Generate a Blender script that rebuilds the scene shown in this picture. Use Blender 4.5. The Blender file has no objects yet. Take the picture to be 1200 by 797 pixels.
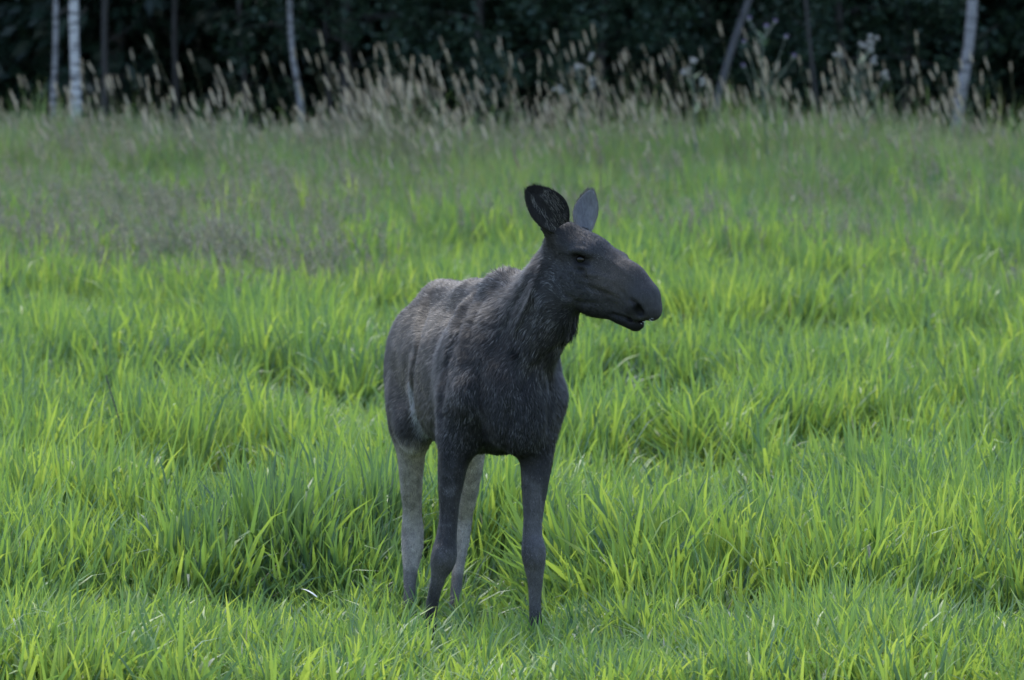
import bpy, math, random
import numpy as np
from mathutils import Vector

random.seed(7)
rng = np.random.default_rng(7)
scene = bpy.context.scene
col = scene.collection

# ------------------------------------------------------------------ camera
DCAM, HCAM, FPX, TILT = 22.0, 2.35, 5610.0, 0.0384
cam_data = bpy.data.cameras.new("camera")
cam_data.sensor_width = 36.0
cam_data.lens = 36.0 * FPX / 1200.0
cam_data.clip_start = 0.5
cam_data.clip_end = 2000.0
cam_data.dof.use_dof = True
cam_data.dof.focus_distance = 21.7
cam_data.dof.aperture_fstop = 4.3
camera = bpy.data.objects.new("camera", cam_data)
camera.location = (0.0, -DCAM, HCAM)
camera.rotation_euler = (math.pi / 2 - TILT, 0.0, 0.0)
col.objects.link(camera)
scene.camera = camera

# ------------------------------------------------------------------ sky and sun
SUN_EL, SUN_AZ = math.radians(56), math.radians(-18)      # azimuth from +Y (away from the camera) towards +X
world = bpy.data.worlds.new("World")
scene.world = world
world.use_nodes = True
wn, wl = world.node_tree.nodes, world.node_tree.links
wn.clear()
sky = wn.new("ShaderNodeTexSky")
sky.sky_type = 'NISHITA'
sky.sun_disc = False
sky.sun_elevation = SUN_EL
sky.sun_rotation = SUN_AZ
sky.air_density = 1.0
sky.dust_density = 1.0
sky.ozone_density = 1.2
bg = wn.new("ShaderNodeBackground")
bg.inputs["Strength"].default_value = 0.15
wo = wn.new("ShaderNodeOutputWorld")
wl.new(sky.outputs[0], bg.inputs[0])
wl.new(bg.outputs[0], wo.inputs[0])
sun_data = bpy.data.lights.new("sun", 'SUN')
sun_data.energy = 1.4
sun_data.angle = math.radians(40)
sun_data.color = (1.0, 0.96, 0.9)
sun = bpy.data.objects.new("sun", sun_data)
sd = Vector((math.sin(SUN_AZ) * math.cos(SUN_EL), math.cos(SUN_AZ) * math.cos(SUN_EL), math.sin(SUN_EL)))
sun.rotation_euler = sd.to_track_quat('Z', 'Y').to_euler()
sun.location = sd * 60
col.objects.link(sun)

scene.view_settings.view_transform = 'Standard'
scene.view_settings.look = 'None'
scene.view_settings.gamma = 1.0
scene.view_settings.exposure = 1.62
scene.render.engine = 'CYCLES'
scene.cycles.max_bounces = 8
scene.cycles.transparent_max_bounces = 8
scene.cycles.transmission_bounces = 6

# ------------------------------------------------------------------ helpers
def tag(o, label=None, cat=None, group=None, kind=None):
    if label: o["label"] = label
    if cat: o["category"] = cat
    if group: o["group"] = group
    if kind: o["kind"] = kind
    return o

def new_mesh(name, verts, quads=None, tris=None, smooth=True):
    """fast mesh from numpy arrays"""
    me = bpy.data.meshes.new(name)
    verts = np.asarray(verts, dtype=np.float32)
    nq = 0 if quads is None else len(quads)
    nt = 0 if tris is None else len(tris)
    me.vertices.add(len(verts))
    me.vertices.foreach_set("co", verts.ravel())
    idx, tot = [], []
    if nq:
        idx.append(np.asarray(quads, dtype=np.int32).ravel()); tot.append(np.full(nq, 4, dtype=np.int32))
    if nt:
        idx.append(np.asarray(tris, dtype=np.int32).ravel()); tot.append(np.full(nt, 3, dtype=np.int32))
    idx = np.concatenate(idx); tot = np.concatenate(tot)
    me.loops.add(len(idx))
    me.loops.foreach_set("vertex_index", idx)
    me.polygons.add(len(tot))
    start = np.concatenate([[0], np.cumsum(tot)[:-1]]).astype(np.int32)
    me.polygons.foreach_set("loop_start", start)
    me.polygons.foreach_set("loop_total", tot)
    me.polygons.foreach_set("use_smooth", np.full(len(tot), smooth, dtype=bool))
    me.update(calc_edges=True)
    return me

def add_obj(name, me, mats=(), parent=None, loc=None, rot=None):
    o = bpy.data.objects.new(name, me)
    if me is not None and hasattr(me, 'materials') and not len(me.materials):
        for m in mats: me.materials.append(m)
    if parent is not None: o.parent = parent
    if loc is not None: o.location = loc
    if rot is not None: o.rotation_euler = rot
    col.objects.link(o)
    return o

def set_attr(me, name, arr, domain='POINT', typ='FLOAT'):
    a = me.attributes.new(name, typ, domain)
    if typ == 'FLOAT': a.data.foreach_set("value", np.asarray(arr, dtype=np.float32).ravel())
    elif typ == 'FLOAT_VECTOR': a.data.foreach_set("vector", np.asarray(arr, dtype=np.float32).ravel())
    elif typ == 'FLOAT_COLOR': a.data.foreach_set("color", np.asarray(arr, dtype=np.float32).ravel())
    elif typ == 'INT': a.data.foreach_set("value", np.asarray(arr, dtype=np.int32).ravel())

def hash2(ix, iy, seed):
    h = (ix.astype(np.int64) * 374761393 + iy.astype(np.int64) * 668265263 + seed * 974634777) & 0xffffffff
    h = ((h ^ (h >> 13)) * 1274126177) & 0xffffffff
    return ((h ^ (h >> 16)) & 0xffff) / 65535.0

def noise2(x, y, seed=0):
    x = np.asarray(x, dtype=np.float64); y = np.asarray(y, dtype=np.float64)
    ix = np.floor(x); iy = np.floor(y)
    fx = x - ix; fy = y - iy
    fx = fx * fx * (3 - 2 * fx); fy = fy * fy * (3 - 2 * fy)
    a = hash2(ix, iy, seed); b = hash2(ix + 1, iy, seed)
    c = hash2(ix, iy + 1, seed); d = hash2(ix + 1, iy + 1, seed)
    return (a * (1 - fx) + b * fx) * (1 - fy) + (c * (1 - fx) + d * fx) * fy

def fbm2(x, y, seed=0, o=3):
    s = 0; a = 0.5; t = 0
    for k in range(o):
        s = s + a * noise2(x * 2 ** k, y * 2 ** k, seed + k * 17); t += a; a *= 0.5
    return s / t

def sstep_(a, b, x):
    t = np.clip((x - a) / (b - a), 0, 1); return t * t * (3 - 2 * t)

def ground_z(x, y):
    """meadow: level round the animal, rising gently to the wood's edge, level inside the wood"""
    x = np.asarray(x, dtype=np.float64); y = np.asarray(y, dtype=np.float64)
    s = 1.2
    f = lambda t: s * np.logaddexp(0, t / s)
    z = 0.045 * (f(y - 1.0) - f(y - 41.0))
    z = z + 0.10 * (fbm2(x / 4.0, y / 4.0, 5) - 0.5) * np.clip((np.abs(y) - 1.0) / 4, 0, 1)
    z = z + 0.45 * (fbm2(x / 3.2, y / 9.0, 9, 2) - 0.5) * sstep_(30, 41, y) * sstep_(58, 48, y)
    return z

def node_mat(name):
    m = bpy.data.materials.new(name)
    m.use_nodes = True
    nt = m.node_tree
    nt.nodes.clear()
    out = nt.nodes.new("ShaderNodeOutputMaterial")
    return m, nt.nodes, nt.links, out

def P(px, py, y):
    """point of the photograph (1200 x 797) at world depth y -> world position"""
    t = (y + DCAM)
    dx = (px - 600.0) / FPX; dz = (398.5 - py) / FPX
    c, s = math.cos(TILT), math.sin(TILT)
    # ray = forward + dx*right + dz*up
    ry = c + dz * s; rz = -s + dz * c
    k = t / ry
    return np.array([dx * k, y, HCAM + rz * k])
NHAIR = 260000
GDENS = 1.0

# ------------------------------------------------------------------ moose
PXM = FPX / DCAM          # pixels per metre at the animal
VOX = 0.0085
AX = math.radians(17)
FW = np.array([math.sin(AX), -math.cos(AX), 0.0])     # the animal's forward
LT = np.array([math.cos(AX), math.sin(AX), 0.0])      # towards its left flank
UP = np.array([0.0, 0.0, 1.0])
ORG = P(588, 400, 0.0); ORG[2] = 0.0

def B(u, v, w):
    return ORG + FW * u + LT * v + UP * w

class Field:
    def __init__(self, lo, hi, h):
        self.lo = np.array(lo); self.h = h
        self.n = np.ceil((np.array(hi) - self.lo) / h).astype(int) + 1
        self.F = np.full(self.n, 1.0, dtype=np.float32)
    def block(self, lo, hi):
        a = np.clip(np.floor((lo - self.lo) / self.h).astype(int), 0, self.n)
        b = np.clip(np.ceil((hi - self.lo) / self.h).astype(int) + 1, 0, self.n)
        ax = [self.lo[i] + self.h * np.arange(a[i], b[i]) for i in range(3)]
        X, Y, Z = np.meshgrid(*ax, indexing='ij')
        return (slice(a[0], b[0]), slice(a[1], b[1]), slice(a[2], b[2])), np.stack([X, Y, Z], -1).astype(np.float32)
    def comb(self, sl, d, k, cut):
        F = self.F[sl]
        if cut:
            d = -d
            h = np.clip(0.5 - 0.5 * (F - d) / k, 0, 1)
            self.F[sl] = F * (1 - h) + d * h + k * h * (1 - h)
        else:
            h = np.clip(0.5 + 0.5 * (F - d) / k, 0, 1)
            self.F[sl] = F * (1 - h) + d * h - k * h * (1 - h)
    def cone(self, a, b, ra, rb, k=0.05, sq=None, cut=False):
        """tapered capsule; sq=(unit direction, factor<1) narrows it in that direction"""
        a = np.asarray(a, float); b = np.asarray(b, float)
        R = max(ra, rb) + k + 0.02
        sl, p = self.block(np.minimum(a, b) - R, np.maximum(a, b) + R)
        if p.size == 0: return
        ab = (b - a).astype(np.float32); L2 = float(ab @ ab) + 1e-9
        pa = p - a.astype(np.float32)
        if sq is not None:
            s, q = np.asarray(sq[0], dtype=np.float32), sq[1]
            # side offset from the segment's own line
            t = np.clip((pa @ ab) / L2, 0, 1)
            off = (pa - t[..., None] * ab) @ s
            d = pa - t[..., None] * ab + (off * (1 / q - 1))[..., None] * s
        else:
            t = np.clip((pa @ ab) / L2, 0, 1)
            d = pa - t[..., None] * ab
        r = ra + (rb - ra) * t
        self.comb(sl, np.sqrt((d * d).sum(-1)) - r, k, cut)
    def chain(self, C, k):
        """one smooth tapering limb through the rows (x, y, z, r)"""
        n = len(C); E = np.vstack([2 * C[0] - C[1], C, 2 * C[-1] - C[-2]]); S = []
        for i in range(n - 1):
            p0, p1, p2, p3 = E[i:i + 4]
            for t in np.arange(0, 1, 0.25):
                S.append(0.5 * (2 * p1 + (p2 - p0) * t + (2 * p0 - 5 * p1 + 4 * p2 - p3) * t * t + (3 * p1 - p0 - 3 * p2 + p3) * t ** 3))
        S.append(C[-1]); S = np.array(S)
        R = S[:, 3].max() + k + 0.02
        sl, p = self.block(S[:, :3].min(0) - R, S[:, :3].max(0) + R)
        best = np.full(p.shape[:3], 9.0, dtype=np.float32)
        for i in range(len(S) - 1):
            a = S[i, :3].astype(np.float32); ab = (S[i + 1, :3] - S[i, :3]).astype(np.float32)
            pa = p - a; t = np.clip((pa @ ab) / (float(ab @ ab) + 1e-9), 0, 1)
            d = pa - t[..., None] * ab
            best = np.minimum(best, np.sqrt((d * d).sum(-1)) - (S[i, 3] + (S[i + 1, 3] - S[i, 3]) * t))
        self.comb(sl, best, k, False)
    def at(self, p):
        i = (np.asarray(p) - self.lo) / self.h
        a = np.floor(i).astype(int); w = i - a; v = 0
        for x in (0, 1):
            for y in (0, 1):
                for z in (0, 1):
                    v += self.F[a[0] + x, a[1] + y, a[2] + z] * (w[0] if x else 1 - w[0]) * (w[1] if y else 1 - w[1]) * (w[2] if z else 1 - w[2])
        return v
    def ell(self, c, axes, rad, k=0.05, cut=False):
        c = np.asarray(c, float); R = max(rad) + k + 0.02
        sl, p = self.block(c - R, c + R)
        if p.size == 0: return
        M = np.array(axes, dtype=np.float32)
        q = (p - c.astype(np.float32)) @ M.T
        rad = np.array(rad, dtype=np.float32)
        k0 = np.sqrt(((q / rad) ** 2).sum(-1)); k1 = np.sqrt(((q / rad ** 2) ** 2).sum(-1)) + 1e-6
        self.comb(sl, k0 * (k0 - 1) / k1, k, cut)

def surface_nets(F, lo, h):
    n = F.shape
    ins = F < 0
    c = np.zeros((n[0] - 1, n[1] - 1, n[2] - 1), dtype=np.int8)
    for i in (0, 1):
        for j in (0, 1):
            for k in (0, 1):
                c += ins[i:n[0] - 1 + i, j:n[1] - 1 + j, k:n[2] - 1 + k]
    act = (c > 0) & (c < 8)
    cells = np.argwhere(act)
    vid = np.full(act.shape, -1, dtype=np.int32)
    vid[act] = np.arange(len(cells))
    acc = np.zeros((len(cells), 3)); cnt = np.zeros(len(cells))
    corners = [(i, j, k) for i in (0, 1) for j in (0, 1) for k in (0, 1)]
    for a in corners:
        for d in range(3):
            if a[d]: continue
            b = list(a); b[d] = 1
            fa = F[cells[:, 0] + a[0], cells[:, 1] + a[1], cells[:, 2] + a[2]]
            fb = F[cells[:, 0] + b[0], cells[:, 1] + b[1], cells[:, 2] + b[2]]
            m = (fa < 0) != (fb < 0)
            t = np.where(m, fa / np.where(m, fa - fb, 1), 0)
            p = np.tile(np.array(a, float), (len(cells), 1)); p[:, d] += t
            acc[m] += p[m]; cnt[m] += 1
    V = (cells + acc / cnt[:, None]) * h + lo
    quads = []
    for d in range(3):
        e1, e2 = [x for x in range(3) if x != d]
        sa = [slice(None)] * 3; sb = [slice(None)] * 3
        sa[d] = slice(0, n[d] - 1); sb[d] = slice(1, n[d])
        A = ins[tuple(sa)]; Bm = ins[tuple(sb)]
        e = np.argwhere(A != Bm)
        e = e[(e[:, e1] > 0) & (e[:, e2] > 0) & (e[:, e1] < n[e1] - 1) & (e[:, e2] < n[e2] - 1)]
        flip = A[e[:, 0], e[:, 1], e[:, 2]]
        def g(o1, o2):
            q = e.copy(); q[:, e1] -= o1; q[:, e2] -= o2
            return vid[q[:, 0], q[:, 1], q[:, 2]]
        Q = np.stack([g(0, 0), g(1, 0), g(1, 1), g(0, 1)], 1)
        if d == 1: flip = ~flip
        Q[~flip] = Q[~flip][:, ::-1]
        quads.append(Q)
    return V, np.concatenate(quads)

def smooth_mesh(V, Q, it=2, lam=0.5):
    E = np.concatenate([Q[:, [0, 1]], Q[:, [1, 2]], Q[:, [2, 3]], Q[:, [3, 0]]])
    E = np.concatenate([E, E[:, ::-1]])
    n = len(V)
    cnt = np.bincount(E[:, 0], minlength=n)[:, None]
    for i in range(it * 2):
        l = lam if i % 2 == 0 else -lam * 1.04
        s = np.stack([np.bincount(E[:, 0], weights=V[E[:, 1], k], minlength=n) for k in range(3)], 1)
        V = V + l * (s / cnt - V)
    return V

def sstep(a, b, x):
    t = np.clip((x - a) / (b - a), 0, 1); return t * t * (3 - 2 * t)

def noise3(p, s, seed=0):
    return (noise2(p[:, 0] * s + p[:, 2] * s * 0.37, p[:, 1] * s - p[:, 2] * s * 0.61, seed) +
            noise2(p[:, 2] * s + 3.1, p[:, 0] * s + p[:, 1] * s * 0.83, seed + 5)) * 0.5


# head frame -----------------------------------------------------------
POLL = P(664, 284, -0.42)
NOSE = P(750, 350, -0.60)
HA = NOSE - POLL; HA /= np.linalg.norm(HA)
HS = np.array([-HA[1], HA[0], 0.0]); HS /= np.linalg.norm(HS)      # away from the camera: the animal's left
if HS[1] < 0: HS = -HS
def HY(px, py):      # depth of the head's middle plane at a picture point
    t = ((px - 664) / 86.0)
    return -0.42 - 0.18 * t
def H(px, py, side=0.0):
    return P(px, py, HY(px, py)) + HS * side

def px(r): return r / PXM

EYE, NOS, RELIEF, GROIN, WHORL = [], [], [], [], []
def build_body_field():
    f = Field((-0.85, -0.95, -0.02), (0.85, 1.75, 2.2), VOX)
    U = (LT, 1.0)
    # --- trunk
    f.ell(B(-0.50, 0, 1.33), (FW, LT, UP), (0.72, 0.265, 0.345), 0.06)          # barrel
    f.ell(B(-0.95, 0, 1.42), (FW, LT, UP), (0.36, 0.225, 0.285), 0.08)           # loin and pelvis
    f.ell(B(-1.22, 0, 1.36), (FW, LT, UP), (0.19, 0.17, 0.25), 0.08)           # rump
    f.ell(B(-0.02, 0, 1.34), (FW, LT, UP), (0.34, 0.25, 0.36), 0.08)           # rib cage front
    f.cone(B(-0.02, 0.0, 1.70), B(-0.46, 0, 1.655), 0.08, 0.07, 0.11, sq=(LT, 0.8))   # withers ridge
    f.ell(B(0.02, 0.055, 1.735), (FW, LT, UP), (0.15, 0.07, 0.075), 0.09)
    f.cone(B(-0.05, 0.045, 1.70), B(0.10, 0.06, 1.62), 0.07, 0.08, 0.08)
    f.cone(B(0.0, 0.03, 1.725), B(-0.40, 0.0, 1.675), 0.055, 0.06, 0.09)
    f.cone(B(-0.45, 0, 1.678), B(-1.08, 0.02, 1.675), 0.065, 0.07, 0.10)                # back line
    f.ell(B(0.20, 0, 1.23), (FW, LT, UP), (0.19, 0.18, 0.23), 0.07)            # brisket
    f.ell(B(0.28, 0.0, 1.12), (FW, LT, UP), (0.09, 0.11, 0.12), 0.06)
    # shoulders and upper arms
    for s in (-1, 1):
        f.cone(B(-0.12, 0.10 * s, 1.62), B(0.12, (0.155 if s < 0 else 0.14) * s, 1.26), 0.06, 0.10, 0.09)
        f.cone(B(0.13, (0.160 if s < 0 else 0.125) * s, 1.25), B(0.0, (0.185 if s < 0 else 0.155) * s, 1.08), 0.098 if s < 0 else 0.095, 0.085, 0.07)
        f.ell(B(-0.08, 0.17 * s, 1.28), (FW, LT, UP), (0.20, 0.10, 0.28), 0.07)
    # haunches
    for s in (-1, 1):
        f.ell(B(-1.12, 0.115 * s, 1.28), (FW, LT, UP), (0.22, 0.112, 0.31), 0.07)
        f.ell(B(-0.90, 0.16 * s, 1.08), (FW, LT, UP), (0.13, 0.095, 0.15), 0.07)
    # belly
    f.ell(B(-0.45, 0, 1.16), (FW, LT, UP), (0.50, 0.20, 0.17), 0.10)

    # --- fore legs: (px, py, depth, radius px)
    def limb(pts, k=0.03, first_k=None, sq=None):
        C = np.array([list(P(a[0], a[1], a[2])) + [px(a[3])] for a in pts])
        f.chain(C, first_k or k)
    # photo left (right fore leg)
    limb([(545, 470, -0.06, 30), (535, 520, -0.10, 21), (528, 565, -0.11, 15.0), (526, 602, -0.11, 11.0), (523, 630, -0.12, 12.2),
          (519.5, 655, -0.12, 15.0), (514, 675, -0.11, 9.0), (508, 700, -0.08, 7.2), (504, 724, -0.06, 7.6), (501, 744, -0.06, 10), (499, 762, -0.11, 9)], 0.03, 0.08)
    f.ell(P(521, 650, -0.155), (FW, LT, UP), (0.028, 0.045, 0.055), 0.03)
    # photo right (left fore leg)
    limb([(630, 470, -0.10, 29), (629.5, 520, -0.15, 21), (627.5, 560, -0.18, 16.5), (625, 600, -0.19, 11.6), (624, 624, -0.20, 11.0),
          (625.5, 650, -0.21, 14.0), (627, 679, -0.20, 9.2), (627, 706, -0.19, 7.0), (628, 735, -0.18, 7.8), (629, 758, -0.18, 10), (630, 776, -0.22, 10)], 0.03, 0.08)
    f.ell(P(625, 648, -0.24), (FW, LT, UP), (0.03, 0.044, 0.06), 0.03)
    # hind legs; photo left (right hind)
    limb([(487, 470, 0.95, 30), (483, 500, 1.00, 23), (482, 530, 1.06, 17.5), (482, 565, 1.13, 14.2), (483, 598, 1.21, 11.8), (483.5, 622, 1.23, 13.8),
          (483, 644, 1.20, 13.2), (481, 668, 1.15, 9.0), (480, 690, 1.11, 7.4), (480, 712, 1.07, 7.4), (480, 730, 1.05, 9), (480, 744, 1.0, 9)], 0.03, 0.10)
    # photo right (left hind)
    limb([(553, 470, 1.03, 30), (554, 505, 1.10, 20), (553.5, 545, 1.18, 13.5), (549, 580, 1.26, 11), (543.5, 606, 1.33, 10.5),
          (541, 630, 1.32, 10.5), (538, 655, 1.27, 8.0), (535, 685, 1.20, 7.0), (533, 712, 1.15, 7.2), (532, 730, 1.13, 9), (531, 744, 1.08, 9)], 0.03, 0.08)
    f.ell(P(546, 608, 1.37), (FW, LT, UP), (0.035, 0.022, 0.05), 0.03)

    # --- neck
    f.cone(P(608, 395, -0.08), P(648, 335, -0.36), px(54), px(37), 0.07, sq=(LT, 0.80))
    f.cone(P(616, 425, -0.20), P(652, 362, -0.38), px(36), px(30), 0.06, sq=(LT, 0.8))
    f.cone(P(648, 335, -0.36), P(666, 304, -0.40), px(34), px(28), 0.05, sq=(HS, 0.80))
    f.cone(P(618, 352, -0.10), P(652, 296, -0.40), px(24), px(17), 0.05, sq=(LT, 0.7))      # crest
    f.cone(P(655, 366, -0.38), P(664, 385, -0.38), px(21), px(10), 0.06, sq=(HS, 0.55))       # dewlap

    # --- head (narrower than deep)
    hq = (HS, 0.74)
    f.cone(H(664, 284), H(690, 303), px(24), px(26), 0.05, sq=(HS, 0.88))      # skull
    f.cone(H(668, 322), H(700, 334), px(35), px(33), 0.05, sq=(HS, 0.70))      # cheeks
    f.cone(H(690, 303), H(734, 334), px(26), px(25), 0.05, sq=(HS, 0.72))
    f.cone(H(734, 334), H(750, 351), px(25), px(25), 0.04, sq=(HS, 0.86))      # overhanging nose
    f.cone(H(700, 348), H(737, 366), px(24), px(13), 0.035, sq=(HS, 0.72))     # lower jaw
    f.cone(H(728, 368), H(745, 378), px(12), px(10.5), 0.02, sq=(HS, 0.9))     # lower lip
    f.cone(H(745, 360), H(764, 364), px(13), px(11.5), 0.03, sq=(HS, 1.0))     # upper lip
    # brow ridges
    for s in (-1, 1):
        f.cone(H(672, 290, 0.070 * s), H(698, 296, 0.066 * s), px(7), px(8), 0.06)
        f.cone(H(700, 320, 0.072 * s), H(730, 343, 0.060 * s), px(6), px(5), 0.04)
        f.ell(H(672, 338, 0.075 * s), (HA, HS, UP), (0.09, 0.03, 0.08), 0.04)
    # ear roots
    f.cone(H(662, 280, -0.05), H(652, 266, -0.08), px(11), px(8), 0.03)
    f.cone(P(680, 279, -0.34), P(685, 272, -0.31), px(9), px(6), 0.03)
    # --- features cut or raised exactly at the head's surface, on the side in view and mirrored on the other
    def front(qx, qy):
        for y in np.arange(-0.95, 1.7, 0.006):
            q = P(qx, qy, y)
            if abs(q[0]) < 0.8 and 0.05 < q[2] < 2.15 and f.at(q) < 0: return y
        return None
    def mir(p_): return p_ - 2 * ((p_ - POLL) @ HS) * HS
    def both(a, b_, ra, rb, k, cut=True, sink=0.0):
        A = P(a[0], a[1], front(*a) + sink); B2 = P(b_[0], b_[1], front(*b_) + sink)
        for g_ in (lambda v: v, mir): f.cone(g_(A), g_(B2), px(ra), px(rb), k, cut=cut)
        return A, B2
    both((677, 302), (689, 306), 6.0, 4.4, 0.02)
    both((680, 315), (687, 326), 1.6, 1.6, 0.03)
    both((671, 293.5), (690, 296), 2.8, 3.0, 0.015, False, 0.004)
    both((674, 312), (688, 313), 1.6, 1.5, 0.012, False, 0.004)
    E_ = P(681.5, 304, front(681.5, 303.5) + 0.008)
    EYE.extend([E_, mir(E_)])
    A_, B_ = both((744, 355), (750, 366), 2.6, 5.2, 0.008)
    NOS.extend([B_, mir(B_), (A_ + B_) / 2, mir((A_ + B_) / 2)])
    both((740, 351), (744, 355), 1.8, 2.2, 0.010)
    both((718, 368), (738, 374), 1.6, 2.4, 0.010)
    both((738, 374), (758, 377), 2.4, 3.0, 0.008)
    # folds: neck / shoulder grooves, flank hollow
    f.cone(P(603, 408, -0.62), P(608, 412, -0.62), px(4), px(3), 0.02, cut=True)
    f.cone(B(-0.68, -0.315, 1.45), B(-0.80, -0.30, 1.22), 0.035, 0.03, 0.10, cut=True)
    f.cone(B(-0.68, 0.315, 1.45), B(-0.80, 0.30, 1.22), 0.035, 0.03, 0.10, cut=True)
    f.ell(H(710, 305, 0.056), (HA, HS, UP), (0.06, 0.032, 0.035), 0.05)
    # --- relief of muscle, bone and skin, laid on the finished surface
    def relief(pts, sig, depth):
        """notes a groove (depth < 0) or ridge along a line of the visible surface; applied to the mesh below"""
        pts = np.array(pts, float); C = []
        t = np.concatenate([[0], np.cumsum(np.linalg.norm(np.diff(pts, axis=0), axis=1))]); tt = np.linspace(0, t[-1], max(2, int(t[-1] / 6)))
        for a, b_ in zip(np.interp(tt, t, pts[:, 0]), np.interp(tt, t, pts[:, 1])):
            y = front(a, b_)
            if y is not None: C.append(P(a, b_, y))
        if len(C) > 1: RELIEF.append((np.array(C), sig, depth))
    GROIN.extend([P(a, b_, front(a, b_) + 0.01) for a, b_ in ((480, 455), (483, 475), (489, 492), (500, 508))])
    relief([(508, 345), (494, 385), (484, 430), (482, 470), (492, 500), (506, 516)], 0.034, -0.022)        # haunch against flank
    relief([(500, 470), (488, 440), (484, 400)], 0.018, -0.006)
    relief([(560, 338), (541, 375), (524, 425), (517, 470), (518, 500)], 0.030, -0.019)                # behind the shoulder blade
    relief([(624, 322), (604, 358), (588, 392), (580, 420)], 0.020, -0.009)                           # fold at the neck's root
    relief([(572, 345), (556, 380), (546, 420)], 0.022, -0.006)
    relief([(562, 430), (558, 470), (562, 512)], 0.026, -0.020)
    relief([(641, 425), (646, 465), (641, 505)], 0.024, -0.014)
    relief([(664, 398), (646, 412), (626, 432), (612, 455)], 0.024, -0.015)
    relief([(597, 478), (592, 530)], 0.026, -0.020)
    relief([(640, 296), (634, 320), (622, 352), (606, 388)], 0.015, 0.014)
    relief([(650, 300), (645, 330), (640, 350)], 0.014, -0.006)
    relief([(549, 380), (540, 430), (535, 480)], 0.034, 0.005)
    relief([(545, 445), (540, 490)], 0.028, 0.004)
    relief([(625, 440), (622, 480)], 0.030, 0.010)
    relief([(600, 440), (600, 470)], 0.030, 0.008)
    for x_ in (506, 514, 522, 531):
        relief([(x_ + 20, 360), (x_ + 4, 410), (x_ - 2, 465)], 0.009, -0.004)
    relief([(603, 407), (609, 414)], 0.012, -0.020)
    relief([(598, 404), (606, 402), (612, 408)], 0.010, 0.007)
    WHORL.extend([P(603, 409, front(603, 409) + 0.01), P(609, 415, front(609, 415) + 0.01)])
    # face: brow, cheekbone, jaw muscle, muzzle folds
    relief([(668, 295), (680, 292), (694, 298)], 0.012, 0.009)
    relief([(668, 316), (684, 322), (700, 322), (722, 330)], 0.011, 0.007)
    relief([(676, 332), (700, 340), (724, 350)], 0.014, -0.009)
    relief([(652, 322), (660, 345), (682, 356), (702, 356)], 0.014, -0.010)
    relief([(726, 338), (734, 350), (732, 364)], 0.010, -0.008)
    relief([(741, 372), (751, 374), (758, 370), (759, 362)], 0.008, 0.005)
    relief([(752, 336), (762, 350), (766, 362)], 0.014, 0.004)
    relief([(700, 296), (724, 312), (742, 326)], 0.012, 0.006)
    relief([(648, 272), (648, 290), (650, 306)], 0.014, -0.006)
    # tendons, knees, hocks
    for ln_ in ([(524, 540), (520, 600), (516, 638)], [(620, 545), (618, 600), (617, 632)], [(476, 560), (477, 605)], [(510, 676), (505, 702)], [(623, 676), (624, 705)], [(478, 662), (477, 692)]):
        relief(ln_, 0.008, -0.007)
    for ln_ in ([(532, 540), (531, 600)], [(632, 545), (630, 600)], [(517, 650), (519, 662)], [(625, 645), (627, 660)], [(486, 625), (485, 646)]):
        relief(ln_, 0.013, 0.009)
    for ln_ in ([(510, 640), (530, 641)], [(509, 669), (524, 670)], [(615, 636), (635, 637)], [(616, 668), (636, 669)]):
        relief(ln_, 0.008, -0.004)
    return f

f = build_body_field()
MV, MQ = surface_nets(f.F, f.lo, f.h)
MV = smooth_mesh(MV, MQ, 3)
del f

def vertex_normals(V, Q):
    n = np.cross(V[Q[:, 2]] - V[Q[:, 0]], V[Q[:, 3]] - V[Q[:, 1]])
    N = np.zeros_like(V)
    for k in range(3):
        for c in range(4):
            N[:, k] += np.bincount(Q[:, c], weights=n[:, k], minlength=len(V))
    return N / (np.linalg.norm(N, axis=1)[:, None] + 1e-12)
MN = vertex_normals(MV, MQ)
if ((MV - MV.mean(0)) * MN).sum() < 0:
    MQ = MQ[:, ::-1].copy(); MN = -MN
_dsp = np.zeros(len(MV))
for C_, sig_, dep_ in RELIEF:
    lo_, hi_ = C_.min(0) - 3 * sig_, C_.max(0) + 3 * sig_
    k_ = np.where(((MV > lo_) & (MV < hi_)).all(1))[0]
    if not len(k_): continue
    dm = np.full(len(k_), 9.0); along = np.zeros(len(k_))
    for q_ in range(len(C_) - 1):
        a_ = C_[q_]; ab_ = C_[q_ + 1] - a_; t_ = ((MV[k_] - a_) @ ab_) / (ab_ @ ab_ + 1e-9); tc_ = np.clip(t_, 0, 1)
        dd = np.linalg.norm(MV[k_] - a_ - tc_[:, None] * ab_, axis=1)
        m__ = dd < dm; dm[m__] = dd[m__]; along[m__] = (q_ + tc_[m__]) / (len(C_) - 1)
    _dsp[k_] += dep_ * np.exp(-(dm / sig_) ** 2) * (0.35 + 0.65 * np.sin(np.pi * np.clip(along, 0.0, 1)) ** 0.5)
MV = MV + MN * _dsp[:, None]
# small unevenness of hide and bone
MV = MV + MN * ((noise3(MV, 14, 61) - 0.5) * 0.005 * sstep(0.4, 0.9, MV[:, 2]))[:, None]
MN = vertex_normals(MV, MQ)
# make sure the faces look outwards
_c = MV.mean(0)
if ((MV - _c) * MN).sum() < 0:
    MQ = MQ[:, ::-1].copy(); MN = -MN

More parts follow.
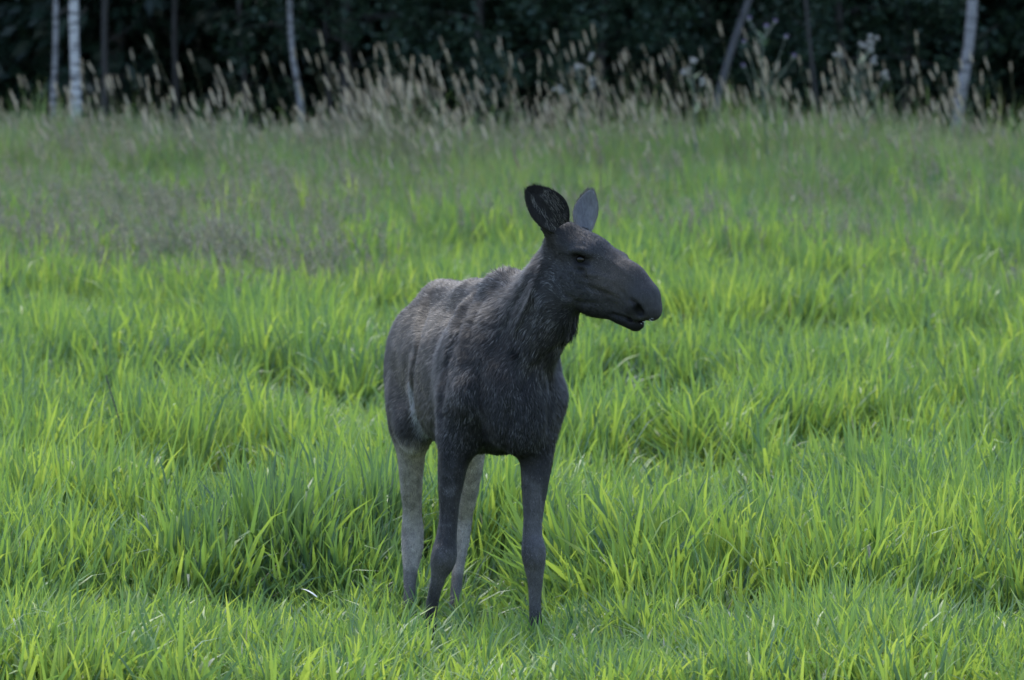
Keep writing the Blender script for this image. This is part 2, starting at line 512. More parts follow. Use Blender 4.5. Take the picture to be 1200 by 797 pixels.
# flow of the coat: control points (position, direction, length)
D_ = lambda *a: np.array(a, float)
flow_pts = []
def fl(p, d, ln): flow_pts.append((np.asarray(p, float), np.asarray(d, float) / np.linalg.norm(d), ln))
for u in (-0.1, -0.4, -0.7, -1.0):
    for v in (-0.26, 0.26):
        fl(B(u, v, 1.45), -FW * 0.55 - UP * 0.8, 0.034)
        fl(B(u, v, 1.15), -FW * 0.5 - UP * 0.9, 0.034)
    fl(B(u, 0, 1.7), -FW * 0.95 - UP * 0.25, 0.036)
fl(B(0.02, 0, 1.85), -FW - UP * 0.3, 0.060)
fl(B(0.15, 0, 1.75), -FW - UP * 0.5, 0.055)
for v in (-0.2, 0.2):
    fl(B(-1.3, v, 1.4), -UP - FW * 0.1, 0.034)
    fl(B(0.3, v, 1.35), -UP - FW * 0.2, 0.034)
    fl(B(0.3, v, 1.1), -UP, 0.03)
    fl(B(0.05, v * 1.3, 1.2), -UP * 1.0 - FW * 0.3, 0.032)
for q in ((600, 360, -.15), (615, 400, -.35), (630, 350, -.45), (650, 400, -.3), (640, 310, -.35)):
    fl(P(*q), P(595, 430, -.2) - P(648, 300, -.40), 0.042)
fl(P(664, 385, -.38), D_(-0.1, 0, -1), 0.05)
for q, L in (((665, 270), .014), ((680, 285), .012), ((700, 310), .010), ((730, 330), .007), ((750, 350), .004), ((765, 365), .003), ((740, 380), .006), ((700, 350), .012), ((675, 345), .018)):
    for s in (-0.12, 0.1):
        fl(H(q[0], q[1], s), -HA + UP * 0.0, L)
for q in ((530, 560, -.1), (521, 640, -.1), (505, 700, -.1), (628, 560, -.2), (625, 640, -.2), (627, 700, -.2), (482, 540, 1.1), (483, 620, 1.2),
          (480, 690, 1.1), (553, 540, 1.2), (545, 620, 1.3), (535, 690, 1.2)):
    fl(P(*q), D_(0, 0, -1), 0.012)
FP = np.array([a[0] for a in flow_pts]); FD = np.array([a[1] for a in flow_pts]); FL = np.array([a[2] for a in flow_pts])

def flow_at(p):
    out = np.zeros_like(p); ln = np.zeros(len(p))
    for i in range(0, len(p), 20000):
        q = p[i:i + 20000]
        d2 = ((q[:, None, :] - FP[None]) ** 2).sum(-1)
        w = 1 / (d2 + 0.0008) ** 2
        w /= w.sum(1)[:, None]
        out[i:i + 20000] = w @ FD; ln[i:i + 20000] = w @ FL
    return out / (np.linalg.norm(out, axis=1)[:, None] + 1e-9), ln

def seg_d(p, a, b):
    a = np.asarray(a); b = np.asarray(b); ab = b - a
    t = np.clip(((p - a) @ ab) / (ab @ ab), 0, 1)
    return np.linalg.norm(p - a - t[:, None] * ab, axis=1)

COAT = 0.68
def coat_colour(p):
    """colours of the hide: charcoal brown trunk, paler grey stockings, dark muzzle, painted face highlights"""
    u = (p - ORG) @ FW; v = (p - ORG) @ LT; w = p[:, 2]
    base = np.tile(np.array([0.040, 0.037, 0.036]), (len(p), 1))
    def mixc(c, a):
        nonlocal base
        base = base * (1 - a[:, None]) + np.array(c) * a[:, None]
    mixc((0.080, 0.066, 0.050), sstep(-0.15, -0.5, u) * sstep(1.0, 1.35, w) * sstep(-1.2, -0.9, u) * 0.9)      # browner flank
    mixc((0.055, 0.052, 0.052), sstep(1.6, 1.8, w) * sstep(0.3, 0.0, u) * 0.8)                                  # withers
    mixc((0.016, 0.015, 0.016), sstep(-0.7, -0.95, u) * sstep(1.32, 1.1, w) * 0.85)                             # dark haunch
    mixc((0.019, 0.019, 0.021), sstep(1.35, 1.15, w) * sstep(-0.35, 0.0, u) * 0.75)                        # darker towards the lower fore chest
    # stockings
    hind = sstep(-0.6, -0.75, u)
    front = 1 - hind
    nz = (noise3(p, 9, 3) - 0.5) * 0.1
    mixc((0.42, 0.38, 0.335), hind * sstep(1.05, 0.97, w + nz))
    mixc((0.15, 0.14, 0.135), hind * sstep(0.36, 0.28, w + nz) * 0.9)
    mixc((0.050, 0.047, 0.048), front * sstep(1.0, 0.75, w + nz))
    inner = sstep(0.17, 0.20, np.abs(v)) * 0.0
    mixc((0.17, 0.16, 0.165), front * sstep(0.88, 0.7, w + nz * 2) * sstep(0.0, 0.12, np.abs(v + 0.02)) * (v > 0) * 0.65)
    mixc((0.15, 0.14, 0.14), front * sstep(0.56, 0.46, w + nz) * sstep(0.28, 0.40, w + nz) * 0.7)
    mixc((0.03, 0.028, 0.028), sstep(0.30, 0.22, w + nz) * front * 0.6)
    mixc((0.012, 0.012, 0.012), sstep(0.09, 0.06, w))
    # pale streak along the groin crease on the flank
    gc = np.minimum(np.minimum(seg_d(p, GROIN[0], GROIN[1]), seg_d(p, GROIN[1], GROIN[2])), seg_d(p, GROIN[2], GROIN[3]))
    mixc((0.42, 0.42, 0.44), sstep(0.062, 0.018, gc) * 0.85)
    # head
    hd = (p - POLL) @ HA
    onhead = sstep(0.02, 0.10, hd) * (p[:, 2] > 1.55) * sstep(0.36, 0.30, seg_d(p, POLL, NOSE))
    mixc((0.060, 0.058, 0.062), onhead * 0.8)
    mixc((0.085, 0.072, 0.062), onhead * sstep(0.16, 0.28, hd) * sstep(0.46, 0.34, hd) * sstep(-0.10, 0.03, (p - POLL - hd[:, None] * HA) @ UP) * 0.8)
    mixc((0.022, 0.021, 0.022), sstep(0.055, 0.02, seg_d(p, H(743, 365, -0.1), H(765, 372, -0.1))))
    mixc((0.012, 0.011, 0.011), sstep(0.062, 0.028, seg_d(p, EYE[0], EYE[0] + np.array([0.02, 0, -0.06]))) * 0.9)
    mixc((0.012, 0.012, 0.013), sstep(0.07, 0.035, seg_d(p, H(722, 372, 0), H(748, 380, 0))) * 0.9)
    mixc((0.060, 0.060, 0.066), onhead * sstep(0.10, 0.03, seg_d(p, H(662, 318, -0.1), H(690, 345, -0.1))) * 0.6)  # bluish light on the cheek painted into the coat
    mixc((0.075, 0.070, 0.066), onhead * sstep(0.05, 0.015, seg_d(p, H(680, 280, -0.03), H(735, 318, -0.02))) * 0.6)  # highlight along the nose bridge painted into the coat
    # jaw underside and throat darker
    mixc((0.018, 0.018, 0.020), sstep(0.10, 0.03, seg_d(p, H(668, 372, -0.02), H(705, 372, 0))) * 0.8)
    mixc((0.010, 0.010, 0.010), sstep(0.04, 0.015, seg_d(p, WHORL[0], WHORL[1])) * 0.9)
    for e_ in NOS: mixc((0.004, 0.004, 0.004), sstep(0.030, 0.014, np.linalg.norm(p - e_, axis=1)))
    blot = sstep(0.52, 0.64, 0.6 * noise3(p, 24, 91) + 0.4 * noise3(p, 60, 92)) * sstep(1.0, 0.8, w)
    mixc((0.10, 0.09, 0.085), blot * hind * 0.32)
    mixc((0.10, 0.096, 0.10), blot * front * 0.6)
    mot = 0.78 + 0.44 * noise3(p, 17, 77) + 0.30 * (noise3(p, 48, 78) - 0.5)
    return base * COAT * mot[:, None]

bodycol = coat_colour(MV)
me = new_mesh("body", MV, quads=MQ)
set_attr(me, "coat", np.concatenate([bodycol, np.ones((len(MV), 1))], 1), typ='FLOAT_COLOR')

def coat_material(name, strand):
    m, n, l, out = node_mat(name)
    b = n.new("ShaderNodeBsdfPrincipled")
    at = n.new("ShaderNodeAttribute"); at.attribute_name = "coat"
    b.inputs["Roughness"].default_value = 0.62
    b.inputs["Specular IOR Level"].default_value = 0.15
    if not strand:
        tc = n.new("ShaderNodeTexCoord"); mp = n.new("ShaderNodeMapping")
        mp.inputs["Scale"].default_value = (60, 60, 22)
        nz = n.new("ShaderNodeTexNoise"); nz.inputs["Scale"].default_value = 2.0; nz.inputs["Detail"].default_value = 5
        l.new(tc.outputs["Object"], mp.inputs[0]); l.new(mp.outputs[0], nz.inputs["Vector"])
        mr = n.new("ShaderNodeMapRange"); mr.inputs["To Min"].default_value = 0.55; mr.inputs["To Max"].default_value = 1.35
        l.new(nz.outputs["Fac"], mr.inputs["Value"])
        mx = n.new("ShaderNodeVectorMath"); mx.operation = 'SCALE'
        l.new(at.outputs["Color"], mx.inputs[0]); l.new(mr.outputs[0], mx.inputs["Scale"])
        l.new(mx.outputs[0], b.inputs["Base Color"])
        bp = n.new("ShaderNodeBump"); bp.inputs["Strength"].default_value = 0.35; bp.inputs["Distance"].default_value = 0.006
        l.new(nz.outputs["Fac"], bp.inputs["Height"]); l.new(bp.outputs[0], b.inputs["Normal"])
    else:
        l.new(at.outputs["Color"], b.inputs["Base Color"])
        b.inputs["Roughness"].default_value = 0.55
        b.inputs["Specular IOR Level"].default_value = 0.22
    l.new(b.outputs[0], out.inputs[0])
    return m
skin_mat = coat_material("moose_hide", False)
hair_mat = coat_material("moose_hair", True)

moose = bpy.data.objects.new("moose", None)
moose.empty_display_size = 0.5
moose.location = (ORG[0], 0.5, 0.0)
col.objects.link(moose)
tag(moose, "dark antlerless moose with pale hind legs standing in the meadow, head turned right", "moose")
MO = np.array(moose.location)
body = add_obj("body", me, (skin_mat,), parent=moose, loc=-MO)

# --- ears: cupped leaf-shaped shells with thickness
def ear_mesh(base, tip, facing, width, cup, fold, seed):
    """base, tip: points; facing: where the opening looks; returns verts, quads, inner mask"""
    base = np.asarray(base); tip = np.asarray(tip)
    ax = tip - base; L = np.linalg.norm(ax); ax /= L
    fc = facing - ax * (facing @ ax); fc /= np.linalg.norm(fc)
    sd_ = np.cross(ax, fc)
    NU, NV = 26, 21
    V = []; inner = []
    for layer in (0, 1):
        for i in range(NU):
            t = i / (NU - 1)
            wd = width * max(0.03, math.sin(math.pi * (0.17 + 0.62 * t)) ** 0.9 * math.sqrt(max(0.0, 1 - max(0.0, (t - 0.42) / 0.58) ** 2.2)))
            cp = cup * (1.35 - 0.85 * t)
            for j in range(NV):
                a = (j / (NV - 1) - 0.5) * 2
                ang = a * (1.0 + 0.9 * (1 - t) ** 2)
                off = sd_ * (math.sin(ang * 1.15) / math.sin(1.15)) * wd * 0.5 + fc * (1 - math.cos(ang * 1.3)) * cp * wd
                rdg = 0.0
                if layer:
                    rdg = fold * (math.exp(-((a - 0.25) / 0.11) ** 2) * sstep(0.1, 0.3, np.float64(t)) * sstep(0.85, 0.5, np.float64(t)) +
                                  0.9 * math.exp(-((a + 0.15 + 0.25 * t) / 0.09) ** 2) * sstep(0.75, 0.4, np.float64(t)))
                th = 0.011 * (1 - abs(a) ** 3 * 0.75) * (1 - 0.6 * t)
                p = base + ax * L * t * (1 + 0.0 * a) - fc * 0.0 + off + fc * ((th / 2 + rdg) if layer else -th / 2)
                p = p + fc * 0.02 * math.sin(t * 2.6)
                V.append(p); inner.append(layer)
    Q = []
    for layer in (0, 1):
        o = layer * NU * NV
        for i in range(NU - 1):
            for j in range(NV - 1):
                q = [o + i * NV + j, o + i * NV + j + 1, o + (i + 1) * NV + j + 1, o + (i + 1) * NV + j]
                Q.append(q if layer else q[::-1])
    o = NU * NV
    for i in range(NU - 1):
        Q.append([i * NV, (i + 1) * NV, o + (i + 1) * NV, o + i * NV][::-1])
        Q.append([i * NV + NV - 1, (i + 1) * NV + NV - 1, o + (i + 1) * NV + NV - 1, o + i * NV + NV - 1])
    for j in range(NV - 1):
        Q.append([(NU - 1) * NV + j, (NU - 1) * NV + j + 1, o + (NU - 1) * NV + j + 1, o + (NU - 1) * NV + j])
    return np.array(V), np.array(Q), np.array(inner), ax, fc, sd_, NU, NV

strands = []       # (root, dir, length, normal, colour, width)
def ear(base, tip, facing, width, cup, fold, outer_c, inner_c, rim_c, nhair, back=1.0):
    V, Q, inner, ax, fc, sd_, NU, NV = ear_mesh(base, tip, facing, width, cup, fold, 1)
    N = vertex_normals(V, Q)
    jj = np.tile(np.arange(NV), NU * 2) / (NV - 1); ii = np.tile(np.repeat(np.arange(NU), NV), 2) / (NU - 1)
    rim = np.maximum(np.abs(jj - 0.5) * 2, ii) > 0.93
    C = np.where(inner[:, None] == 1, np.array(inner_c), np.array(outer_c))
    C = C * (0.8 + 0.5 * noise3(V, 45, 9))[:, None]
    C[rim] = rim_c
    m_ = new_mesh("ear", V, quads=Q)
    set_attr(m_, "coat", np.concatenate([C, np.ones((len(V), 1))], 1), typ='FLOAT_COLOR')
    o = add_obj("ear", m_, (skin_mat,), parent=moose, loc=-MO)
    k = rng.integers(0, len(V), nhair)
    r = V[k] + rng.normal(0, 0.002, (nhair, 3))
    isin = inner[k] == 1
    nn = np.where(isin[:, None], fc, -fc) + 0.0 * N[k]
    a = (jj[k] - 0.5) * 2
    d = ax + sd_ * (a * -0.25 * isin)[:, None] + np.where(isin, 0.45, 0.12)[:, None] * nn + rng.normal(0, 0.15, (nhair, 3))
    c = C[k] * rng.uniform(0.6, 1.3, (nhair, 1))
    light = isin & (((a > 0.12) & (a < 0.72) & (ii[k] < 0.72)) | ((np.abs(a + 0.12 + 0.2 * ii[k]) < 0.10) & (ii[k] < 0.8)) | ((ii[k] < 0.2) & (np.abs(a) < 0.8))) & (rng.random(nhair) < 0.6)
    c[light] = np.array((0.20, 0.19, 0.18)) * rng.uniform(0.4, 1.3, (light.sum(), 1))
    ln = np.where(isin, rng.uniform(0.015, 0.038, nhair), rng.uniform(0.006, 0.010, nhair))
    ln = np.where(rim[k], 0.004, ln); d[rim[k]] = (-nn + ax * 0.6)[rim[k]] 
    ok = ~rim[k] & (isin | (rng.random(nhair) < back))
    strands.append((r[ok], d[ok], ln[ok], nn[ok], c[ok], 0.0011))
    return o
# photo left ear: opening towards the camera
e1 = ear(P(652, 268, -0.49), P(617, 219, -0.53), D_(0.35, -1.0, 0.12), 0.162, 0.34, 0.010, (0.035, 0.033, 0.033), (0.024, 0.022, 0.022), (0.03, 0.028, 0.027), 7000)
e1["label"] = "ear turned to show its dark hollow with pale tufts"
# photo right ear: its back shows, sheen and edge light put into its colours
e2 = ear(P(687, 270, -0.32), P(694, 222, -0.30), D_(-0.25, 0.95, 0.0), 0.108, 0.35, 0.006, (0.12, 0.118, 0.125), (0.10, 0.09, 0.08), (0.15, 0.148, 0.155), 6000, 0.10)
e2["label"] = "ear showing its smooth grey back"

# --- eyes
def sphere_mesh(name, r, nu=20, nv=14):
    V = [(0, 0, r)]; Q = []; T = []
    for i in range(1, nv):
        a = math.pi * i / nv
        for j in range(nu):
            b = 2 * math.pi * j / nu
            V.append((r * math.sin(a) * math.cos(b), r * math.sin(a) * math.sin(b), r * math.cos(a)))
    V.append((0, 0, -r))
    for i in range(nv - 2):
        for j in range(nu):
            Q.append((1 + i * nu + j, 1 + (i + 1) * nu + j, 1 + (i + 1) * nu + (j + 1) % nu, 1 + i * nu + (j + 1) % nu))
    for j in range(nu):
        T.append((0, 1 + j, 1 + (j + 1) % nu)); T.append((len(V) - 1, 1 + (nv - 2) * nu + (j + 1) % nu, 1 + (nv - 2) * nu + j))
    return new_mesh(name, V, quads=Q, tris=T)
m_eye, n, l, out = node_mat("eye_dark")
b = n.new("ShaderNodeBsdfPrincipled"); b.inputs["Base Color"].default_value = (0.006, 0.005, 0.004, 1); b.inputs["Roughness"].default_value = 0.12
b.inputs["Specular IOR Level"].default_value = 0.3; b.inputs["Coat Weight"].default_value = 0.0; b.inputs["Coat Roughness"].default_value = 0.05
l.new(b.outputs[0], out.inputs[0])
eye_me = sphere_mesh("eye", 0.025)
for e_ in EYE:
    add_obj("eye", eye_me, (m_eye,), parent=moose, loc=Vector(e_ - MO))

# --- fur strands over the body
def body_strands(N):
    T = np.concatenate([MQ[:, [0, 1, 2]], MQ[:, [0, 2, 3]]])
    A = MV[T[:, 0]]; Bv = MV[T[:, 1]]; Cv = MV[T[:, 2]]
    ar = np.linalg.norm(np.cross(Bv - A, Cv - A), axis=1)
    cz = (A[:, 2] > 0.12)
    ar = ar * cz
    cum = np.cumsum(ar); k = np.searchsorted(cum, rng.random(N) * cum[-1])
    r1 = np.sqrt(rng.random(N))[:, None]; r2 = rng.random(N)[:, None]
    p = A[k] * (1 - r1) + Bv[k] * (r1 * (1 - r2)) + Cv[k] * (r1 * r2)
    nn = MN[T[k, 0]]
    d, ln = flow_at(p)
    d = d - nn * (d * nn).sum(1)[:, None]
    d /= np.linalg.norm(d, axis=1)[:, None] + 1e-6
    side = np.cross(nn, d)
    wav = (noise3(p, 22, 31) - 0.5) * 1.3 + (noise3(p, 70, 33) - 0.5) * 0.7
    d = d + side * wav[:, None] + rng.normal(0, 0.10, (N, 3))
    lift = 0.16 + 0.22 * rng.random(N) + 0.35 * (rng.random(N) < 0.06)
    d = d + nn * lift[:, None]
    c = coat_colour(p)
    cl = 0.55 + 0.9 * noise3(p, 55, 41) ** 1.3
    vr = rng.uniform(0.4, 1.6, N) * cl
    grey = rng.random(N) < 0.05 + 0.30 * sstep(0.42, 0.62, noise3(p, 38, 47))
    c = c * vr[:, None]
    # pale tipped guard hairs
    hv = np.where(ln > 0.02, 1.0, 0.45)[:, None]
    c[grey] = c[grey] * (1 + 2.3 * hv[grey] * (c[grey].mean(1) < 0.08)[:, None]) + 0.022 * (hv[grey] - 0.4)
    # no hair across the eyes, nostrils
    keep = np.ones(N, bool)
    for e_ in EYE: keep &= np.linalg.norm(p - e_, axis=1) > 0.026
    for e_ in NOS: keep &= np.linalg.norm(p - e_, axis=1) > 0.024
    ln = ln * rng.uniform(0.7, 1.25, N)
    return p[keep], d[keep], ln[keep], nn[keep], c[keep]
p, d, ln, nn, c = body_strands(NHAIR)
strands.append((p, d, ln, nn, c, 0.0021))

def build_hair(name, strands):
    Vs, Qs, Ts, Cs = [], [], [], []
    off = 0
    for (r, d, ln, nn, c, wd) in strands:
        n_ = len(r)
        d = d / (np.linalg.norm(d, axis=1)[:, None] + 1e-9)
        s = np.cross(d, nn); s /= np.linalg.norm(s, axis=1)[:, None] + 1e-9
        w = wd * (0.7 + 0.6 * rng.random(n_))[:, None]
        L = ln[:, None]
        mid = r + d * L * 0.55
        tip = mid + (d - nn * 0.22) * L * 0.45
        r0 = r - nn * 0.003
        V = np.stack([r0 - s * w * 0.5, r0 + s * w * 0.5, mid + s * w * 0.42, mid - s * w * 0.42, tip], 1)
        i = off + np.arange(n_) * 5
        Qs.append(np.stack([i, i + 1, i + 2, i + 3], 1)); Ts.append(np.stack([i + 3, i + 2, i + 4], 1))
        Vs.append(V.reshape(-1, 3)); Cs.append(np.repeat(c, 5, axis=0))
        off += n_ * 5
    V = np.concatenate(Vs)
    m_ = new_mesh(name, V, quads=np.concatenate(Qs), tris=np.concatenate(Ts))
    C = np.concatenate(Cs)
    set_attr(m_, "coat", np.concatenate([C, np.ones((len(C), 1))], 1), typ='FLOAT_COLOR')
    return m_
hair_me = build_hair("fur", strands)
fur = add_obj("fur", hair_me, (hair_mat,), parent=moose, loc=-MO)
fur["kind"] = "stuff"
# whiskers on the upper lip
wr = []
for i in range(7):
    a = rng.random()
    p0 = H(757 + 18 * a, 378 - 8 * a ** 2 + rng.normal(0, 1.0), -0.05 + rng.normal(0, 0.02))
    wr.append((p0, D_(0.8, -0.3, -0.35) + rng.normal(0, 0.35, 3)))
r = np.array([a[0] for a in wr]); d = np.array([a[1] for a in wr])
wm = build_hair("whiskers", [(r, d, rng.uniform(0.010, 0.022, 7), np.tile(D_(0, -1, 0), (7, 1)), np.tile(D_(0.7, 0.7, 0.68), (7, 1)), 0.0009)])
add_obj("whiskers", wm, (hair_mat,), parent=moose, loc=-MO)["kind"] = "stuff"

# ------------------------------------------------------------------ ground
def ground_mesh():
    xs = np.unique(np.concatenate([np.linspace(-400, -22, 20), np.arange(-22, 22.01, 0.5), np.linspace(22, 400, 20)]))
    ys = np.unique(np.concatenate([np.linspace(-120, -24, 8), np.arange(-24, 60, 0.5), np.arange(60, 130, 2.5), np.linspace(130, 900, 24)]))
    X, Y = np.meshgrid(xs, ys, indexing='ij')
    Z = ground_z(X, Y)
    V = np.stack([X, Y, Z], -1).reshape(-1, 3)
    nx, ny = len(xs), len(ys)
    i = (np.arange(nx - 1)[:, None] * ny + np.arange(ny - 1)[None]).ravel()
    Q = np.stack([i, i + ny, i + ny + 1, i + 1], 1)
    return new_mesh("ground", V, quads=Q)
m_ground, n, l, out = node_mat("meadow_soil")
b = n.new("ShaderNodeBsdfPrincipled"); b.inputs["Roughness"].default_value = 0.95
tc = n.new("ShaderNodeTexCoord")
n1 = n.new("ShaderNodeTexNoise"); n1.inputs["Scale"].default_value = 3.0; n1.inputs["Detail"].default_value = 8
cr = n.new("ShaderNodeValToRGB")
cr.color_ramp.elements[0].color = (0.022, 0.028, 0.012, 1); cr.color_ramp.elements[1].color = (0.055, 0.075, 0.022, 1)
l.new(tc.outputs["Object"], n1.inputs["Vector"]); l.new(n1.outputs["Fac"], cr.inputs[0]); l.new(cr.outputs[0], b.inputs["Base Color"])
bp = n.new("ShaderNodeBump"); bp.inputs["Strength"].default_value = 0.6; bp.inputs["Distance"].default_value = 0.05
l.new(n1.outputs["Fac"], bp.inputs["Height"]); l.new(bp.outputs[0], b.inputs["Normal"]); l.new(b.outputs[0], out.inputs[0])
tag(add_obj("ground", ground_mesh(), (m_ground,)), kind="structure")

# ------------------------------------------------------------------ grass blades
def blade_material(name, stops, trans_col, trans=0.42, gloss=0.35, sat_noise=0.25):
    """stops: colours from bluish green to yellow green, picked by the clump's tint and each blade's own value"""
    m, n, l, out = node_mat(name)
    ti = n.new("ShaderNodeAttribute"); ti.attribute_name = "tint"; ti.attribute_type = 'INSTANCER'
    bv = n.new("ShaderNodeAttribute"); bv.attribute_name = "blade"
    add = n.new("ShaderNodeMath"); add.operation = 'MULTIPLY_ADD'
    l.new(bv.outputs["Fac"], add.inputs[0]); add.inputs[1].default_value = 0.55
    sc_ = n.new("ShaderNodeMath"); sc_.operation = 'MULTIPLY'; sc_.inputs[1].default_value = 0.45
    l.new(ti.outputs["Fac"], sc_.inputs[0]); l.new(sc_.outputs[0], add.inputs[2])
    cr = n.new("ShaderNodeValToRGB")
    el = cr.color_ramp.elements
    el[0].position = 0.0; el[0].color = (*stops[0], 1); el[1].position = 1.0; el[1].color = (*stops[-1], 1)
    for i, s in enumerate(stops[1:-1]):
        e = el.new((i + 1) / (len(stops) - 1)); e.color = (*s, 1)
    l.new(add.outputs[0], cr.inputs[0])
    b = n.new("ShaderNodeBsdfPrincipled"); b.inputs["Roughness"].default_value = 0.42
    b.inputs["Specular IOR Level"].default_value = gloss
    tr = n.new("ShaderNodeBsdfTranslucent")
    mu = n.new("ShaderNodeMix"); mu.data_type = 'RGBA'; mu.blend_type = 'MULTIPLY'; mu.inputs["Factor"].default_value = 1.0
    l.new(cr.outputs[0], mu.inputs["A"]); mu.inputs["B"].default_value = (*trans_col, 1)
    l.new(cr.outputs[0], b.inputs["Base Color"]); l.new(mu.outputs["Result"], tr.inputs["Color"])
    mx = n.new("ShaderNodeMixShader"); mx.inputs[0].default_value = trans
    l.new(b.outputs[0], mx.inputs[1]); l.new(tr.outputs[0], mx.inputs[2]); l.new(mx.outputs[0], out.inputs[0])
    return m
m_lush = blade_material("lush_grass", [(0.065, 0.115, 0.085), (0.082, 0.165, 0.080), (0.140, 0.25, 0.070), (0.225, 0.335, 0.078), (0.32, 0.41, 0.105)], (1.27, 1.18, 0.65), trans=0.5, gloss=0.55)
m_tall = blade_material("tall_grass", [(0.065, 0.11, 0.07), (0.085, 0.16, 0.08), (0.12, 0.215, 0.085), (0.19, 0.27, 0.11), (0.30, 0.33, 0.19)], (1.25, 1.15, 0.7), trans=0.4)

def panicle_material(name, c0, c1, vary=0.0):
    m, n, l, out = node_mat(name)
    bv = n.new("ShaderNodeAttribute"); bv.attribute_name = "blade"
    mx = n.new("ShaderNodeMix"); mx.data_type = 'RGBA'
    oi = n.new("ShaderNodeObjectInfo"); ma = n.new("ShaderNodeMath"); ma.operation = 'MULTIPLY_ADD'
    l.new(oi.outputs["Random"], ma.inputs[0]); ma.inputs[1].default_value = vary
    mb = n.new("ShaderNodeMath"); mb.operation = 'MULTIPLY'; mb.inputs[1].default_value = 1 - vary
    l.new(bv.outputs["Fac"], mb.inputs[0]); l.new(mb.outputs[0], ma.inputs[2]); l.new(ma.outputs[0], mx.inputs["Factor"]); mx.inputs["A"].default_value = (*c0, 1); mx.inputs["B"].default_value = (*c1, 1)
    b = n.new("ShaderNodeBsdfPrincipled"); b.inputs["Roughness"].default_value = 0.8
    l.new(mx.outputs["Result"], b.inputs["Base Color"])
    tr = n.new("ShaderNodeBsdfTranslucent"); l.new(mx.outputs["Result"], tr.inputs["Color"])
    ms = n.new("ShaderNodeMixShader"); ms.inputs[0].default_value = 0.3
    l.new(b.outputs[0], ms.inputs[1]); l.new(tr.outputs[0], ms.inputs[2]); l.new(ms.outputs[0], out.inputs[0])
    return m
m_haze_panicle = panicle_material("bent_grass_panicle", (0.165, 0.165, 0.115), (0.33, 0.32, 0.23))
m_seed = panicle_material("reed_seed_head", (0.16, 0.13, 0.09), (0.62, 0.55, 0.42), 0.7)
m_stem = panicle_material("reed_stem", (0.12, 0.13, 0.06), (0.28, 0.25, 0.14))

def blades(roots, az, length, width, lean, bend, nseg=5, twist=0.3, droop=0.0):
    """curved tapering strips; lean (radians from upright) grows by bend towards the tip"""
    N = len(roots)
    P_ = roots.copy(); V = []
    ca, sa = np.cos(az), np.sin(az)
    seg = length / nseg
    ang = lean.copy()
    wa = az + np.pi / 2 + rng.uniform(-twist, twist, N) * 2
    sd = np.stack([np.cos(wa), np.sin(wa), np.zeros(N)], 1)
    prof = [0.55, 0.95, 1.0, 0.86, 0.55, 0.0] if nseg == 5 else ([0.7, 1.0, 0.75, 0.0] if nseg == 3 else [0.6, 1.0, 0.9, 0.6, 0.0])
    for i in range(nseg + 1):
        w = width * prof[i] * 0.5
        if i == nseg: V.append(P_.copy())
        else:
            V.append(P_ - sd * w[:, None]); V.append(P_ + sd * w[:, None])
        d = np.stack([np.sin(ang) * ca, np.sin(ang) * sa, np.cos(ang)], 1)
        P_ = P_ + d * seg[:, None]
        ang = ang + bend * (0.4 + 1.2 * i / nseg) / nseg
    nv = 2 * nseg + 1
    V = np.stack(V, 1).reshape(-1, 3)
    o = np.arange(N)[:, None] * nv
    Q = np.concatenate([np.stack([o[:, 0] + 2 * k, o[:, 0] + 2 * k + 1, o[:, 0] + 2 * k + 3, o[:, 0] + 2 * k + 2], 1) for k in range(nseg - 1)])
    k = 2 * (nseg - 1)
    T = np.stack([o[:, 0] + k, o[:, 0] + k + 1, o[:, 0] + k + 2], 1)
    return V, Q, T, nv

def tuft(name, n, radius, L, W, lean, bend, mat, wind=0.0, nseg=5):
    r = radius * np.sqrt(rng.random(n)); a = rng.random(n) * 2 * np.pi
    roots = np.stack([r * np.cos(a), r * np.sin(a), np.full(n, -0.02)], 1)
    az = a + rng.normal(0, 0.9, n)
    V, Q, T, nv = blades(roots, az, rng.uniform(*L, n), rng.uniform(*W, n), np.abs(rng.normal(lean, 0.10, n)), rng.gamma(2.0, bend / 2, n), nseg)
    me_ = new_mesh(name, V, quads=Q, tris=T)
    set_attr(me_, "blade", np.repeat(rng.random(n), nv))
    me_.materials.append(mat)
    o = bpy.data.objects.new(name, me_)
    return o

def join_meshes(name, parts, mats):
    """parts: (V, Q, T, blade value per vertex, material index)"""
    off = 0; Vs, Qs, Ts, Bs, Mq, Mt = [], [], [], [], [], []
    for V, Q, T, bl, mi in parts:
        Vs.append(V); Bs.append(bl)
        if Q is not None and len(Q): Qs.append(Q + off); Mq.append(np.full(len(Q), mi))
        if T is not None and len(T): Ts.append(T + off); Mt.append(np.full(len(T), mi))
        off += len(V)
    me_ = new_mesh(name, np.concatenate(Vs), quads=np.concatenate(Qs) if Qs else None, tris=np.concatenate(Ts) if Ts else None)
    me_.polygons.foreach_set("material_index", np.concatenate(Mq + Mt).astype(np.int32))
    set_attr(me_, "blade", np.concatenate(Bs))
    for m_ in mats: me_.materials.append(m_)
    return me_

def tube(path, rad, sides=4):
    path = np.asarray(path, float); n_ = len(path); V = []
    rad = np.broadcast_to(rad, (n_,))
    for i in range(n_):
        t = path[min(i + 1, n_ - 1)] - path[max(i - 1, 0)]; t /= np.linalg.norm(t) + 1e-9
        a = np.cross(t, (0, 1, 0.01)) if abs(t[1]) < 0.9 else np.cross(t, (1, 0, 0)); a /= np.linalg.norm(a); b_ = np.cross(t, a)
        for j in range(sides):
            w = 2 * math.pi * j / sides
            V.append(path[i] + rad[i] * (a * math.cos(w) + b_ * math.sin(w)))
    Q = [(i * sides + j, i * sides + (j + 1) % sides, (i + 1) * sides + (j + 1) % sides, (i + 1) * sides + j) for i in range(n_ - 1) for j in range(sides)]
    return np.array(V), np.array(Q)

